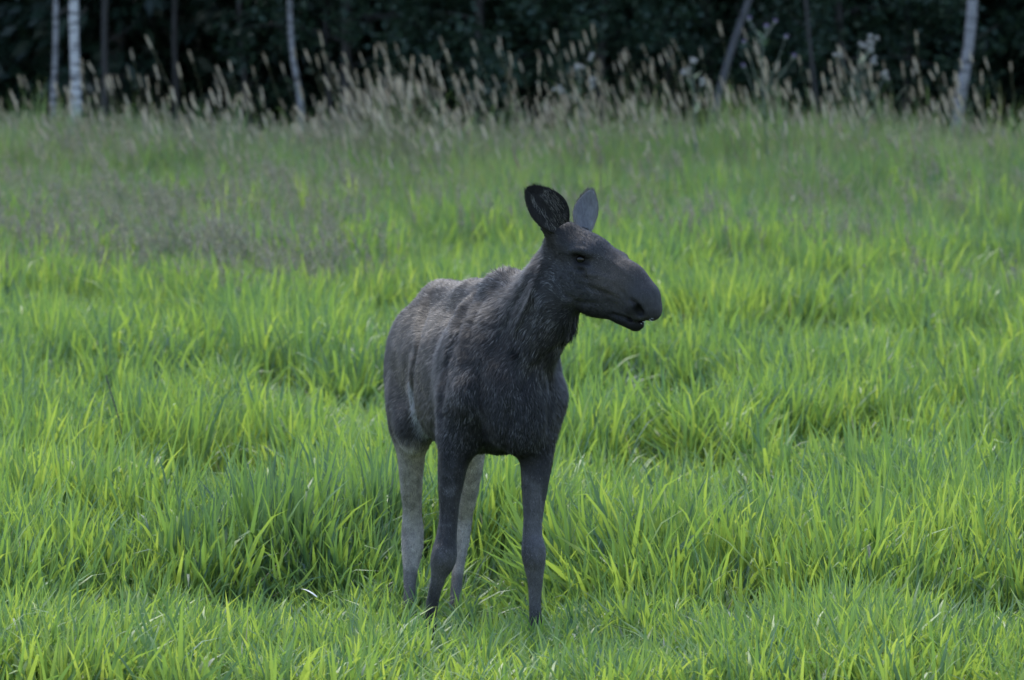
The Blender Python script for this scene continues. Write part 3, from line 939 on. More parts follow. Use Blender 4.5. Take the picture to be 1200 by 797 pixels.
def instancer(name, protos, pts, scale, rotz, tint, idx, tilt=None):
    """one object: every clump placed by a geometry node tree over real points"""
    me_ = bpy.data.meshes.new(name)
    me_.vertices.add(len(pts)); me_.vertices.foreach_set("co", np.asarray(pts, dtype=np.float32).ravel())
    set_attr(me_, "tint", tint); set_attr(me_, "pick", idx, typ='INT')
    set_attr(me_, "size", scale, typ='FLOAT_VECTOR')
    t_ = np.zeros((len(pts), 3)) if tilt is None else np.asarray(tilt)
    rot = t_.copy(); rot[:, 2] = rotz
    set_attr(me_, "turn", rot, typ='FLOAT_VECTOR')
    o = add_obj(name, me_)
    pc = bpy.data.collections.new(name + "_kinds")
    for i, p_ in enumerate(protos):
        p_.name = "%s_%02d" % (name, i); pc.objects.link(p_)
    ng = bpy.data.node_groups.new(name, "GeometryNodeTree")
    ng.interface.new_socket("Geometry", in_out='INPUT', socket_type='NodeSocketGeometry')
    ng.interface.new_socket("Geometry", in_out='OUTPUT', socket_type='NodeSocketGeometry')
    gi = ng.nodes.new("NodeGroupInput"); go = ng.nodes.new("NodeGroupOutput")
    ci = ng.nodes.new("GeometryNodeCollectionInfo"); ci.inputs["Collection"].default_value = pc
    ci.inputs["Separate Children"].default_value = True; ci.inputs["Reset Children"].default_value = True
    iop = ng.nodes.new("GeometryNodeInstanceOnPoints"); iop.inputs["Pick Instance"].default_value = True
    def attr(nm, ty):
        a = ng.nodes.new("GeometryNodeInputNamedAttribute"); a.data_type = ty; a.inputs["Name"].default_value = nm
        return a.outputs[0]
    L = ng.links.new
    L(gi.outputs[0], iop.inputs["Points"]); L(ci.outputs[0], iop.inputs["Instance"])
    L(attr("pick", 'INT'), iop.inputs["Instance Index"]); L(attr("size", 'FLOAT_VECTOR'), iop.inputs["Scale"])
    e2r = ng.nodes.new("FunctionNodeEulerToRotation"); L(attr("turn", 'FLOAT_VECTOR'), e2r.inputs[0]); L(e2r.outputs[0], iop.inputs["Rotation"])
    L(iop.outputs[0], go.inputs[0])
    md = o.modifiers.new("clumps", 'NODES'); md.node_group = ng
    return o

def scatter(y0, y1, dens, margin=1.6):
    """random points of the meadow seen from the camera, with a margin at the sides"""
    hw = lambda y: (y + DCAM) * 0.1085 + margin
    n_ = int(dens * (y1 - y0) * (hw(y0) + hw(y1)))
    y = rng.uniform(y0, y1, n_ * 2); x = rng.uniform(-1, 1, n_ * 2) * hw(y1)
    k = np.abs(x) < hw(y)
    x, y = x[k], y[k]
    n_ = min(n_, len(x))
    return x[:n_], y[:n_]

NTUFT = 7
lush = [tuft("lush", 26, 0.11, (0.20, 0.48), (0.009, 0.020), 0.16, 0.75, m_lush) for i in range(NTUFT)]
lush += [tuft("wide", 14, 0.09, (0.26, 0.52), (0.016, 0.028), 0.20, 1.2, m_lush) for i in range(3)]
lush += [tuft("fine", 36, 0.12, (0.14, 0.36), (0.003, 0.007), 0.25, 1.3, m_lush) for i in range(3)]

m_straw = panicle_material("dead_straw", (0.24, 0.21, 0.12), (0.46, 0.42, 0.30), 0.5)
lush += [tuft("straw", 7, 0.10, (0.22, 0.42), (0.003, 0.007), 0.45, 1.4, m_straw)]

def px_of(x, y):
    """column in the photograph (1200 wide) where a point stands"""
    return 600 + FPX * x / (y + DCAM)

def grass_height(x, y):
    """metres: broad drifts of taller growth with short trodden patches between"""
    n1 = 0.6 * fbm2(x / 1.3 + 3.3, y / 2.0, 11, 2) + 0.4 * fbm2(x / 0.6 + 1.3, y / 0.9, 12, 2); n2 = fbm2(x / 0.55, y / 0.7, 23, 2)
    h = 0.17 + 0.38 * sstep(0.38, 0.60, n1) + 0.16 * (n2 - 0.5)
    # trodden strip in front of and around the animal, rank growth behind it
    d = np.sqrt(((x - 0.05) / 1.5) ** 2 + ((y - 0.15) / 0.75) ** 2)
    h = h * (1 - 0.5 * sstep(1.1, 0.7, d))
    h = np.where(y < 0.6, np.minimum(h, 0.22 + 0.12 * n2 + 0.10 * sstep(0.5, 2.2, np.abs(x))), h)
    h = np.where(y < -0.28, np.maximum(h, 0.24 + 0.10 * n2 - 0.07 * sstep(0.8, 0.4, np.abs(x - 0.1))), h)
    rank = sstep(0.9, 0.3, np.sqrt(((x + 0.95) / 1.1) ** 2 + ((y - 2.1) / 1.1) ** 2))
    h = h + 0.16 * rank
    rank2 = sstep(1.0, 0.4, np.sqrt(((x - 0.45) / 0.7) ** 2 + ((y - 1.7) / 0.7) ** 2))
    h = h + 0.08 * rank2
    h = h * (1 + 0.35 * sstep(16, 34, y))
    return np.clip(h, 0.09, 0.9)

bands = [(-2.6, 4.0, 95), (4.0, 12.0, 62), (12.0, 24.0, 42), (24.0, 44.0, 26)]
X_, Y_ = [], []
for y0, y1, dn in bands:
    a, b_ = scatter(y0, y1, dn * GDENS); X_.append(a); Y_.append(b_)
gx, gy = np.concatenate(X_), np.concatenate(Y_)
gh = grass_height(gx, gy)
kk = rng.random(len(gx)) > 0.75 * sstep(24, 34, gy); gx, gy, gh = gx[kk], gy[kk], gh[kk]
gap = fbm2(gx / 0.9 + 9, gy / 0.8, 71, 2)
keep = (gap > 0.30) | (rng.random(len(gx)) < 0.45)
# no stems through the animal's feet
gx, gy, gh = gx[keep], gy[keep], gh[keep]
gz = ground_z(gx, gy)
N_ = len(gx)
tint = np.clip(0.15 + 0.75 * fbm2(gx / 1.6, gy / 1.8, 37, 3) + 0.18 * rng.normal(0, 1, N_) + 0.25 * (gy < 0.5) * 0.3, 0, 1)
tint = np.clip(tint - 0.35 * sstep(0.9, 0.3, np.sqrt(((gx + 0.95) / 1.1) ** 2 + ((gy - 2.1) / 1.1) ** 2)) - 0.30 * sstep(18, 40, gy), 0, 1)
fineness = fbm2(gx / 1.1, gy / 1.3, 53, 2)
rr = rng.random(N_)
pick = np.where(rr < 0.22, rng.integers(7, 10, N_), np.where(rr < 0.22 + 0.28 * sstep(0.35, 0.65, fineness), rng.integers(10, 13, N_), rng.integers(0, 7, N_)))
pick = np.where(rng.random(N_) < 0.014, 13, pick)
sz = gh / 0.36
szx = np.clip(0.75 + 0.35 * sz, 0.7, 1.35) * rng.uniform(0.9, 1.15, N_)
scale = np.stack([szx, szx, sz * rng.uniform(0.8, 1.2, N_)], 1)
laid = sstep(0.62, 0.75, fbm2(gx / 0.7 + 31, gy / 1.0, 83, 2)) + sstep(0.8, 0.3, np.sqrt(((gx - 0.50) / 0.6) ** 2 + ((gy - 1.6) / 0.9) ** 2))
tilt = rng.normal(0, 0.11, (N_, 3)) + rng.normal(0, 0.45, (N_, 3)) * np.clip(laid, 0, 1)[:, None]; tilt[:, 1] -= 0.05
meadow = instancer("meadow_grass", lush, np.stack([gx, gy, gz], 1), scale, rng.random(N_) * 6.283, tint, pick, tilt)
tag(meadow, "lush yellow green meadow grass covering the field around the moose", "grass", kind="stuff")

# taller, duller grass towards the wood
def bent_tuft(n, H_, Wp, mats):
    """thin stems with airy purplish panicles"""
    parts = []
    for i in range(n):
        r = rng.random(2) * 0.3 - 0.15
        lean = rng.normal(0.10, 0.08); az = rng.normal(math.pi, 1.2); Ls = rng.uniform(*H_)
        path = [np.array([r[0], r[1], -0.02])]
        for s_ in range(5):
            lean += rng.uniform(0.0, 0.08)
            path.append(path[-1] + np.array([math.sin(lean) * math.cos(az), math.sin(lean) * math.sin(az), math.cos(lean)]) * Ls / 5)
        V, Q = tube(path, 0.0018, 3); parts.append((V, Q, None, np.full(len(V), rng.random() * 0.5), 0))
        top = path[-1]; dr = path[-1] - path[-2]; dr /= np.linalg.norm(dr)
        m_ = 22
        tt = rng.random(m_)
        rt = top - dr * (tt[:, None] * 0.22) + 0.0
        V, Q, T, nv = blades(rt, rng.random(m_) * 6.28, rng.uniform(0.03, 0.07, m_) * (0.5 + tt), np.full(m_, Wp), rng.uniform(0.3, 1.0, m_), rng.uniform(0, 0.6, m_), 3)
        parts.append((V, Q, T, np.repeat(rng.random(m_), nv), 0))
    return bpy.data.objects.new("bent", join_meshes("bent", parts, mats))

tallp = [tuft("tall", 40, 0.20, (0.45, 0.95), (0.008, 0.016), 0.14, 0.7, m_tall) for i in range(5)]
tallp += [tuft("tallfine", 60, 0.22, (0.40, 0.85), (0.004, 0.008), 0.16, 0.8, m_tall) for i in range(3)]
x1, y1 = scatter(17.0, 42.0, 17 * GDENS); x2, y2 = scatter(42.0, 50, 20 * GDENS)
tx = np.concatenate([x1, x2]); ty = np.concatenate([y1, y2])
dens = sstep(17, 29, ty + 8 * (fbm2(tx / 3.0, ty / 4.0, 91, 2) - 0.5))
k = rng.random(len(tx)) < dens
tx, ty = tx[k], ty[k]
N_ = len(tx)
th = (0.50 + 0.75 * fbm2(tx / 1.6, ty / 2.0, 17, 3)) * (0.62 + 0.50 * sstep(20, 40, ty))
pick = rng.integers(0, 8, N_)
tt_ = np.clip(0.2 + 0.7 * fbm2(tx / 2.0, ty / 2.4, 61, 3) + rng.normal(0, 0.15, N_), 0, 1)
ss = th * rng.uniform(0.7, 1.25, N_) * np.where(rng.random(N_) < 0.12 * sstep(30, 38, ty), 1.35, 1.0)
tilt = rng.normal(0, 0.10, (N_, 3)); tilt[:, 1] -= 0.06
tall = instancer("tall_grass", tallp, np.stack([tx, ty, ground_z(tx, ty)], 1), np.stack([np.ones(N_), np.ones(N_), ss], 1), rng.random(N_) * 6.283, tt_, pick, tilt)
tag(tall, "taller dull green grass in the band below the wood", "grass", kind="stuff")

bent = [bent_tuft(9, (0.55, 1.0), 0.010, (m_haze_panicle,)) for i in range(5)]
x1, y1 = scatter(16.0, 46.0, 11 * GDENS)
pxs = px_of(x1, y1)
dn = sstep(0.42, 0.60, fbm2(x1 / 2.5 + 7, y1 / 3.5, 101, 2)) + 0.55 * sstep(130, 60, np.abs(pxs - 350)) + 0.10 * sstep(36, 44, y1)
dn = (dn * (1 - 0.45 * sstep(450, 650, pxs)) + 0.20 * sstep(24, 32, y1)) * sstep(17, 25, y1) * (0.45 + 0.55 * sstep(38, 32, y1))
k = rng.random(len(x1)) < dn
x1, y1 = x1[k], y1[k]; N_ = len(x1)
tilt = rng.normal(0, 0.07, (N_, 3)); tilt[:, 1] -= 0.10
ss = rng.uniform(0.8, 1.25, N_) * (0.8 + 0.3 * sstep(30, 44, y1))
bentg = instancer("flowering_grass", bent, np.stack([x1, y1, ground_z(x1, y1)], 1), np.stack([ss, ss, ss], 1), rng.normal(0, 0.5, N_), rng.random(N_), rng.integers(0, 5, N_), tilt)
tag(bentg, "thin flowering grass with purplish grey airy panicles behind the moose", "grass", kind="stuff")

# ------------------------------------------------------------------ reed grass with pale seed heads
def reed_mesh(H_, seed):
    r_ = np.random.default_rng(seed)
    lean = r_.uniform(0.02, 0.10); az = math.pi + r_.normal(0, 0.5); path = [np.zeros(3)]
    nseg = 8
    for i in range(nseg):
        lean += r_.uniform(0.0, 0.045)
        path.append(path[-1] + np.array([math.sin(lean) * math.cos(az), math.sin(lean) * math.sin(az), math.cos(lean)]) * H_ / nseg)
    parts = []
    V, Q = tube(path, np.linspace(0.0035, 0.0018, nseg + 1), 4); parts.append((V, Q, None, np.full(len(V), r_.random()), 0))
    top = path[-1]; dr = path[-1] - path[-2]; dr /= np.linalg.norm(dr)
    PL = r_.uniform(0.12, 0.22); m_ = 90
    # the seed head: overlapping small spikelets along a spindle
    tt = r_.random(m_)
    rad = 0.009 * np.sin(np.pi * np.clip(tt * 0.9 + 0.08, 0, 1)) ** 0.7
    a = r_.random(m_) * 6.283
    s1 = np.cross(dr, (0, 1, 0)); s1 /= np.linalg.norm(s1); s2 = np.cross(dr, s1)
    c = top + dr * (tt * PL)[:, None] + (np.cos(a) * rad)[:, None] * s1 + (np.sin(a) * rad)[:, None] * s2
    o_ = (np.cos(a))[:, None] * s1 + (np.sin(a))[:, None] * s2
    dd = dr * 0.85 + o_ * r_.uniform(0.15, 0.5, (m_, 1))
    ln = r_.uniform(0.012, 0.024, m_)[:, None]
    wd = np.cross(dd, r_.normal(0, 1, (m_, 3))); wd /= np.linalg.norm(wd, axis=1)[:, None]; wd *= 0.0035
    V = np.stack([c, c + dd * ln * 0.5 + wd, c + dd * ln, c + dd * ln * 0.5 - wd], 1).reshape(-1, 3)
    Q = np.arange(m_ * 4).reshape(-1, 4)
    parts.append((V, Q, None, np.repeat(r_.random(m_), 4), 1))
    V, Q = tube([top, top + dr * PL * 0.3, top + dr * PL * 0.7, top + dr * PL], [0.004, 0.008, 0.006, 0.001], 6)
    parts.append((V, Q, None, np.full(len(V), 0.35), 1))
    # two or three leaves
    nl = r_.integers(2, 4)
    k_ = r_.integers(2, nseg - 1, nl)
    rts = np.array([path[i] for i in k_])
    V, Q, T, nv = blades(rts, r_.random(nl) * 6.28, r_.uniform(0.2, 0.38, nl), np.full(nl, 0.010), r_.uniform(0.3, 0.7, nl), r_.uniform(0.6, 1.6, nl), 5)
    parts.append((V, Q, T, np.repeat(r_.random(nl), nv), 2))
    return join_meshes("reed_stalk", parts, (m_stem, m_seed, m_tall))

REEDS = [reed_mesh(h_, 100 + i) for i, h_ in enumerate((1.20, 1.30, 1.40, 1.48, 1.56, 1.66, 1.76, 1.86, 1.98, 2.12))]
# share of tall stems along the width of the picture
def reed_density(p):
    return 0.45 + 1.0 * math.exp(-((p - 490) / 75) ** 2) + 0.75 * math.exp(-((p - 700) / 80) ** 2) + 0.35 * math.exp(-((p - 300) / 80) ** 2) + 0.4 * math.exp(-((p - 1020) / 130) ** 2)
count = 0
while count < 295:
    y = rng.uniform(37.0, 43.0); p_ = rng.uniform(-12, 1212)
    if rng.random() > reed_density(p_) / 1.5: continue
    x = (p_ - 600) * (y + DCAM) / FPX
    t = rng.random() ** 1.1
    o = add_obj("reed_stalk", REEDS[min(9, int(t * 10))], loc=(x, y, float(ground_z(x, y))), rot=(rng.normal(0, 0.06), -0.09 + rng.normal(0, 0.11), rng.normal(0, 0.5)))
    s_ = rng.uniform(0.9, 1.08); o.scale = (s_, s_, s_)
    tag(o, "tall reed stalk with a pale seed head in the row before the dark wood", "reed", "pale seed heads standing against the dark wood")
    count += 1
rp = [bpy.data.objects.new("reedp", m_.copy()) for m_ in REEDS[:6]]
x1, y1 = scatter(29.0, 44.0, 15 * GDENS)
dd_ = np.array([reed_density(q) for q in px_of(x1, y1)]) / 1.5 * (0.20 + 0.80 * sstep(30, 37, y1))
k = rng.random(len(x1)) < dd_
x1, y1 = x1[k], y1[k]; N_ = len(x1)
ss = rng.uniform(0.52, 0.98, N_) * (1 + 0.22 * np.exp(-((px_of(x1, y1) - 500) / 90) ** 2)); tilt = rng.normal(0, 0.13, (N_, 3)); tilt[:, 1] -= 0.14
rg = instancer("seeding_grass", rp, np.stack([x1, y1, ground_z(x1, y1)], 1), np.stack([ss * 1.1, ss * 1.1, ss], 1), rng.normal(0, 0.5, N_), rng.random(N_), rng.integers(0, 6, N_), tilt)
tag(rg, "dense lower seeding grass along the wood's edge", "grass", kind="stuff")

# ------------------------------------------------------------------ the wood
def bark_material(name, c0, c1, birch=False):
    m, n, l, out = node_mat(name)
    b = n.new("ShaderNodeBsdfPrincipled"); b.inputs["Roughness"].default_value = 0.85
    tc = n.new("ShaderNodeTexCoord"); mp = n.new("ShaderNodeMapping")
    mp.inputs["Scale"].default_value = (3, 3, 14) if birch else (14, 14, 2.5)
    nz = n.new("ShaderNodeTexNoise"); nz.inputs["Scale"].default_value = 1.3; nz.inputs["Detail"].default_value = 6
    cr = n.new("ShaderNodeValToRGB")
    cr.color_ramp.elements[0].position = 0.40 if birch else 0.3; cr.color_ramp.elements[0].color = (*c0, 1)
    cr.color_ramp.elements[1].position = 0.52 if birch else 0.7; cr.color_ramp.elements[1].color = (*c1, 1)
    l.new(tc.outputs["Object"], mp.inputs[0]); l.new(mp.outputs[0], nz.inputs["Vector"]); l.new(nz.outputs["Fac"], cr.inputs[0])
    l.new(cr.outputs[0], b.inputs["Base Color"])
    bp = n.new("ShaderNodeBump"); bp.inputs["Strength"].default_value = 0.5; bp.inputs["Distance"].default_value = 0.01
    l.new(nz.outputs["Fac"], bp.inputs["Height"]); l.new(bp.outputs[0], b.inputs["Normal"])
    l.new(b.outputs[0], out.inputs[0])
    return m
m_birch = bark_material("birch_bark", (0.12, 0.115, 0.12), (0.40, 0.385, 0.39), True)
m_dimbirch = bark_material("dim_birch_bark", (0.07, 0.065, 0.07), (0.22, 0.21, 0.22), True)  # birch bark darkened: the wood's dimness put into its colour
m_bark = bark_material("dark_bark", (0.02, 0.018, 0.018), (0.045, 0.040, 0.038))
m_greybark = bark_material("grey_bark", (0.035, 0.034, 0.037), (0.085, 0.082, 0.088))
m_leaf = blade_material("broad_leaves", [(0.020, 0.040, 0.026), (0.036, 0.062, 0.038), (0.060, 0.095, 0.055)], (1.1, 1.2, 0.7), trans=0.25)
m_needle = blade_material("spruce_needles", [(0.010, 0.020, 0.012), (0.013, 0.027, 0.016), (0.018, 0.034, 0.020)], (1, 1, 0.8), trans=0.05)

def leaf_quads(c, size, r_, flat=0.5):
    n_ = len(c)
    a = r_.normal(0, 1, (n_, 3)); a[:, 2] *= flat; a /= np.linalg.norm(a, axis=1)[:, None]
    b_ = np.cross(a, r_.normal(0, 1, (n_, 3))); b_ /= np.linalg.norm(b_, axis=1)[:, None]
    s = (size * r_.uniform(0.6, 1.3, n_))[:, None]
    V = np.stack([c - a * s * 0.5, c + b_ * s * 0.32, c + a * s * 0.5, c - b_ * s * 0.32], 1).reshape(-1, 3)
    return V, np.arange(n_ * 4).reshape(-1, 4)

def limb_tree(H_, seed, r0, crown_lo, crown_r, nleaf, leaf, lean=0.0):
    """tapering trunk, limbs, and a crown of leaf clumps hung on the limbs"""
    r_ = np.random.default_rng(seed)
    n_ = 12; path = []
    dx, dy = r_.normal(0, 0.03, 2)
    for i in range(n_ + 1):
        t = i / n_
        path.append(np.array([lean * t * H_ + dx * H_ * t * t + 0.05 * math.sin(t * 7 + seed), dy * H_ * t * t + 0.05 * math.cos(t * 6), t * H_]))
    path = np.array(path)
    tv, tq = tube(path, r0 * (1 - 0.85 * np.linspace(0, 1, n_ + 1)), 9)
    lv, lq, centres, off = [], [], [], 0
    for k in range(26):
        t = crown_lo / H_ + (1 - crown_lo / H_) * (k / 26) ** 0.9
        p0 = np.array([np.interp(t, np.linspace(0, 1, n_ + 1), path[:, j]) for j in range(3)])
        az = k * 2.4 + r_.normal(0, 0.4); L_ = crown_r * (math.sin(math.pi * min(0.97, 0.25 + 0.75 * (t - crown_lo / H_) / (1 - crown_lo / H_))) ** 0.6 + 0.1) * r_.uniform(0.6, 1.15)
        pts = [p0]
        up = r_.uniform(0.1, 0.5)
        for s_ in range(5):
            pts.append(pts[-1] + np.array([math.cos(az), math.sin(az), up]) * L_ / 5); up -= 0.15; az += r_.normal(0, 0.2)
        V, Q = tube(pts, r0 * 0.3 * (1 - t * 0.6) * np.linspace(1, 0.15, 6), 4)
        lv.append(V); lq.append(Q + off); off += len(V)
        for s_ in range(2, 6):
            for q in range(2): centres.append(np.array(pts[s_]) + r_.normal(0, 0.28, 3) * crown_r * 0.5)
    centres = np.array(centres)
    k = r_.integers(0, len(centres), nleaf)
    c = centres[k] + r_.normal(0, 0.20, (nleaf, 3)) * crown_r * 0.40
    V, Q = leaf_quads(c, leaf, r_)
    crown = new_mesh("crown", V, quads=Q, smooth=False); set_attr(crown, "blade", np.repeat(r_.random(nleaf), 4))
    trunk = new_mesh("trunk", tv, quads=tq)
    limbs = new_mesh("limbs", np.concatenate(lv), quads=np.concatenate(lq))
    return trunk, limbs, crown

def spruce(H_, seed):
    r_ = np.random.default_rng(seed)
    tv, tq = tube([(0.04 * math.sin(z), 0.04 * math.cos(z * 1.3), z) for z in np.linspace(-0.2, H_, 12)], np.linspace(0.17, 0.01, 12), 8)
    cs, bl = [], []; V_, Q_ = [], []
    z = 0.5; off = 0
    while z < H_ - 0.3:
        R = (1 - z / H_) ** 0.8 * H_ * 0.19 + 0.15
        nb = int(r_.integers(6, 9))
        for b_ in range(nb):
            az = r_.random() * 6.283; L_ = R * r_.uniform(0.7, 1.15); m_ = int(14 + L_ * 14)
            t = r_.random(m_) ** 0.8
            drop = -0.30 * t ** 1.5 * L_ + 0.10 * L_ * t ** 4
            c = np.stack([np.cos(az) * t * L_, np.sin(az) * t * L_, z + drop], 1)
            sp = 0.22 * (1 - 0.5 * t)
            side = r_.normal(0, 1, m_) * sp * L_ * 0.7
            c[:, 0] += -np.sin(az) * side; c[:, 1] += np.cos(az) * side; c[:, 2] -= np.abs(r_.normal(0, 0.10, m_))
            cs.append(c)
        z += r_.uniform(0.22, 0.34)
    c = np.concatenate(cs); n_ = len(c)
    # hanging sprays: long narrow kites pointing out and down
    out_ = c.copy(); out_[:, 2] = 0; out_ /= np.linalg.norm(out_, axis=1)[:, None] + 1e-6
    d = out_ * r_.uniform(0.3, 1.0, (n_, 1)) + r_.normal(0, 0.35, (n_, 3)); d[:, 2] -= 0.45
    d /= np.linalg.norm(d, axis=1)[:, None]
    w = np.cross(d, r_.normal(0, 1, (n_, 3))); w /= np.linalg.norm(w, axis=1)[:, None]
    s = r_.uniform(0.22, 0.46, (n_, 1))
    V = np.stack([c, c + d * s * 0.45 + w * s * 0.2, c + d * s, c + d * s * 0.45 - w * s * 0.2], 1).reshape(-1, 3)
    crown = new_mesh("crown", V, quads=np.arange(n_ * 4).reshape(-1, 4), smooth=False); set_attr(crown, "blade", np.repeat(r_.random(n_), 4))
    return new_mesh("trunk", tv, quads=tq), None, crown

def plant_tree(name, meshes, mats, loc, rotz, sc_, label, cat, group=None):
    o = bpy.data.objects.new(name, None); col.objects.link(o)
    o.location = loc; o.rotation_euler = (0, 0, rotz); o.scale = (sc_,) * 3
    tag(o, label, cat, group)
    trunk, limbs, crown = meshes
    add_obj("trunk", trunk, (mats[0],), parent=o)
    if limbs is not None: add_obj("limbs", limbs, (mats[0],), parent=o)
    add_obj("crown", crown, (mats[1],), parent=o)
    return o

SPR = [spruce(13.0, 300), spruce(15.0, 301), spruce(11.5, 302)]
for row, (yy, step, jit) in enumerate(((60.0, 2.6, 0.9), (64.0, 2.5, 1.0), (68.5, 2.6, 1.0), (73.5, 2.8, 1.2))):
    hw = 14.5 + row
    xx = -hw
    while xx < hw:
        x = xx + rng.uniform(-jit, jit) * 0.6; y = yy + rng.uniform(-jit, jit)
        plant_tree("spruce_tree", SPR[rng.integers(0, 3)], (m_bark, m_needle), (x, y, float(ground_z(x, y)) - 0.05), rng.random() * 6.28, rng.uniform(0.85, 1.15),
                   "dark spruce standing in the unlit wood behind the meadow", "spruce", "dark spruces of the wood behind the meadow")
        xx += step
sp = []
for tr_, _, cr_ in SPR:
    me_ = cr_.copy(); me_.materials.clear(); me_.materials.append(m_needle); sp.append(bpy.data.objects.new("sp", me_))
n_ = 330
fx = rng.uniform(-46, 46, n_); fy = rng.uniform(77, 112, n_)
k = (np.abs(fx) > 0)
ex = rng.uniform(16, 46, 90) * rng.choice([-1, 1], 90); ey = rng.uniform(52, 78, 90)
fx = np.concatenate([fx, ex]); fy = np.concatenate([fy, ey])
ss = rng.uniform(0.85, 1.3, len(fx))
fw = instancer("far_wood", sp, np.stack([fx, fy, ground_z(fx, fy)], 1), np.stack([ss, ss, ss], 1), rng.random(len(fx)) * 6.28, rng.random(len(fx)), rng.integers(0, 3, len(fx)))
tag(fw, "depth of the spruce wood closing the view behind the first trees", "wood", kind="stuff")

# broad-leaved trees whose dim leaves hang over the meadow's edge
ALD = [limb_tree(9.0, 401, 0.11, 1.7, 2.3, 15000, 0.13), limb_tree(8.0, 402, 0.10, 1.4, 2.1, 13000, 0.13), limb_tree(10.0, 403, 0.12, 2.1, 2.5, 16000, 0.13)]
ald = [(405, 55.5, 2, "half hidden alder with dim leaves left of the leaning pale trunk"), (480, 57.0, 1, "dim green alder just right of the leaning pale trunk"),
       (560, 54.8, 0, "dim green alder whose low leaves hang above the thickest seed heads"), (635, 57.2, 2, "alder behind the moose's ears with dim blue green leaves"),
       (705, 55.0, 1, "low alder above the left fluffy thistle"), (780, 56.5, 0, "alder with dim leaves above the fluffy thistle left of the purple one"),
       (880, 58.0, 2, "alder directly behind the purple flowered thistle"), (985, 56.0, 1, "low alder bough with leaves above the large fluffy thistle"),
       (1060, 58.5, 0, "dark alder left of the rightmost birch"), (1215, 58.0, 2, "dark alder at the right edge of the picture")]
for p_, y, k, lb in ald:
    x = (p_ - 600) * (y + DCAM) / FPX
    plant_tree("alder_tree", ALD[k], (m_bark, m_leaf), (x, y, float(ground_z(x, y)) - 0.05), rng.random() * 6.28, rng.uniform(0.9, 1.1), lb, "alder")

def pixel_trunk(pts, y, wpx, top=12.0):
    """trunk through picture points at one depth, carried on upwards out of the frame"""
    W = [P(a, b_, y) for a, b_ in pts]
    W = sorted(W, key=lambda q: q[2])
    base = W[0].copy(); d0 = (W[1] - W[0]); d0 /= d0[2]
    g = float(ground_z(base[0], y)) - 0.1
    W.insert(0, base - d0 * (base[2] - g))
    d1 = W[-1] - W[-2]; d1 /= np.linalg.norm(d1)
    d1 = d1 * 0.6 + np.array([0, 0, 0.4]); p_ = W[-1].copy()
    while p_[2] < top:
        d1 = d1 * 0.85 + np.array([0, 0, 0.15]); d1 /= np.linalg.norm(d1); p_ = p_ + d1 * 1.2; W.append(p_.copy())
    W = np.array(W)
    # resample with a slight waver
    t = np.concatenate([[0], np.cumsum(np.linalg.norm(np.diff(W, axis=0), axis=1))])
    tt = np.linspace(0, t[-1], 30)
    R = np.stack([np.interp(tt, t, W[:, j]) for j in range(3)], 1)
    R[1:-1] = R[1:-1] * 0.5 + (R[:-2] + R[2:]) * 0.25
    R[:, 0] += 0.012 * np.sin(tt * 2.1 + pts[0][0])
    r0 = wpx * (y + DCAM) / FPX / 2
    rad = r0 * (1.06 - 0.75 * tt / tt[-1]) * (1 + 0.05 * np.sin(tt * 5)); rad[0] *= 1.25
    return R, rad

def birch(name, pts, y, wpx, mat, label, seed, cat="birch"):
    R, rad = pixel_trunk(pts, y, wpx)
    o = bpy.data.objects.new(name, None); col.objects.link(o)
    base = R[0].copy(); o.location = base; tag(o, label, cat)
    V, Q = tube(R - base, rad, 12)
    add_obj("trunk", new_mesh("trunk", V, quads=Q), (mat,), parent=o)
    r_ = np.random.default_rng(seed)
    lv, lq, off, cen = [], [], 0, []
    for k in range(16):
        i = int(r_.integers(12, 30)); i = min(i, 29); az = r_.random() * 6.28; L_ = r_.uniform(0.9, 2.0) * (1.2 - i / 40)
        pts_ = [R[i] - base]; up = 0.7
        for s_ in range(5):
            pts_.append(pts_[-1] + np.array([math.cos(az), math.sin(az), up]) * L_ / 5); up -= 0.3
        V, Q = tube(pts_, np.linspace(0.022, 0.004, 6), 4); lv.append(V); lq.append(Q + off); off += len(V)
        cen += pts_[2:]
    # a few dead twigs low on the trunk
    for k in range(5):
        i = int(r_.integers(5, 12)); az = r_.random() * 6.28; L_ = r_.uniform(0.3, 0.8)
        pts_ = [R[i] - base, R[i] - base + np.array([math.cos(az), math.sin(az), 0.5]) * L_ * 0.5, R[i] - base + np.array([math.cos(az + 0.3), math.sin(az + 0.3), 0.6]) * L_]
        V, Q = tube(pts_, np.linspace(0.012, 0.003, 3), 4); add_obj("twig", new_mesh("twig", V, quads=Q), (m_bark,), parent=o)
    add_obj("limbs", new_mesh("limbs", np.concatenate(lv), quads=np.concatenate(lq)), (m_bark,), parent=o)
    cen = np.array(cen); k = r_.integers(0, len(cen), 2600)
    V, Q = leaf_quads(cen[k] + r_.normal(0, 0.30, (2600, 3)) - np.array([0, 0, 0.2]), 0.10, r_)
    cm = new_mesh("crown", V, quads=Q, smooth=False); set_attr(cm, "blade", np.repeat(r_.random(2600), 4))
    add_obj("crown", cm, (m_leaf,), parent=o)

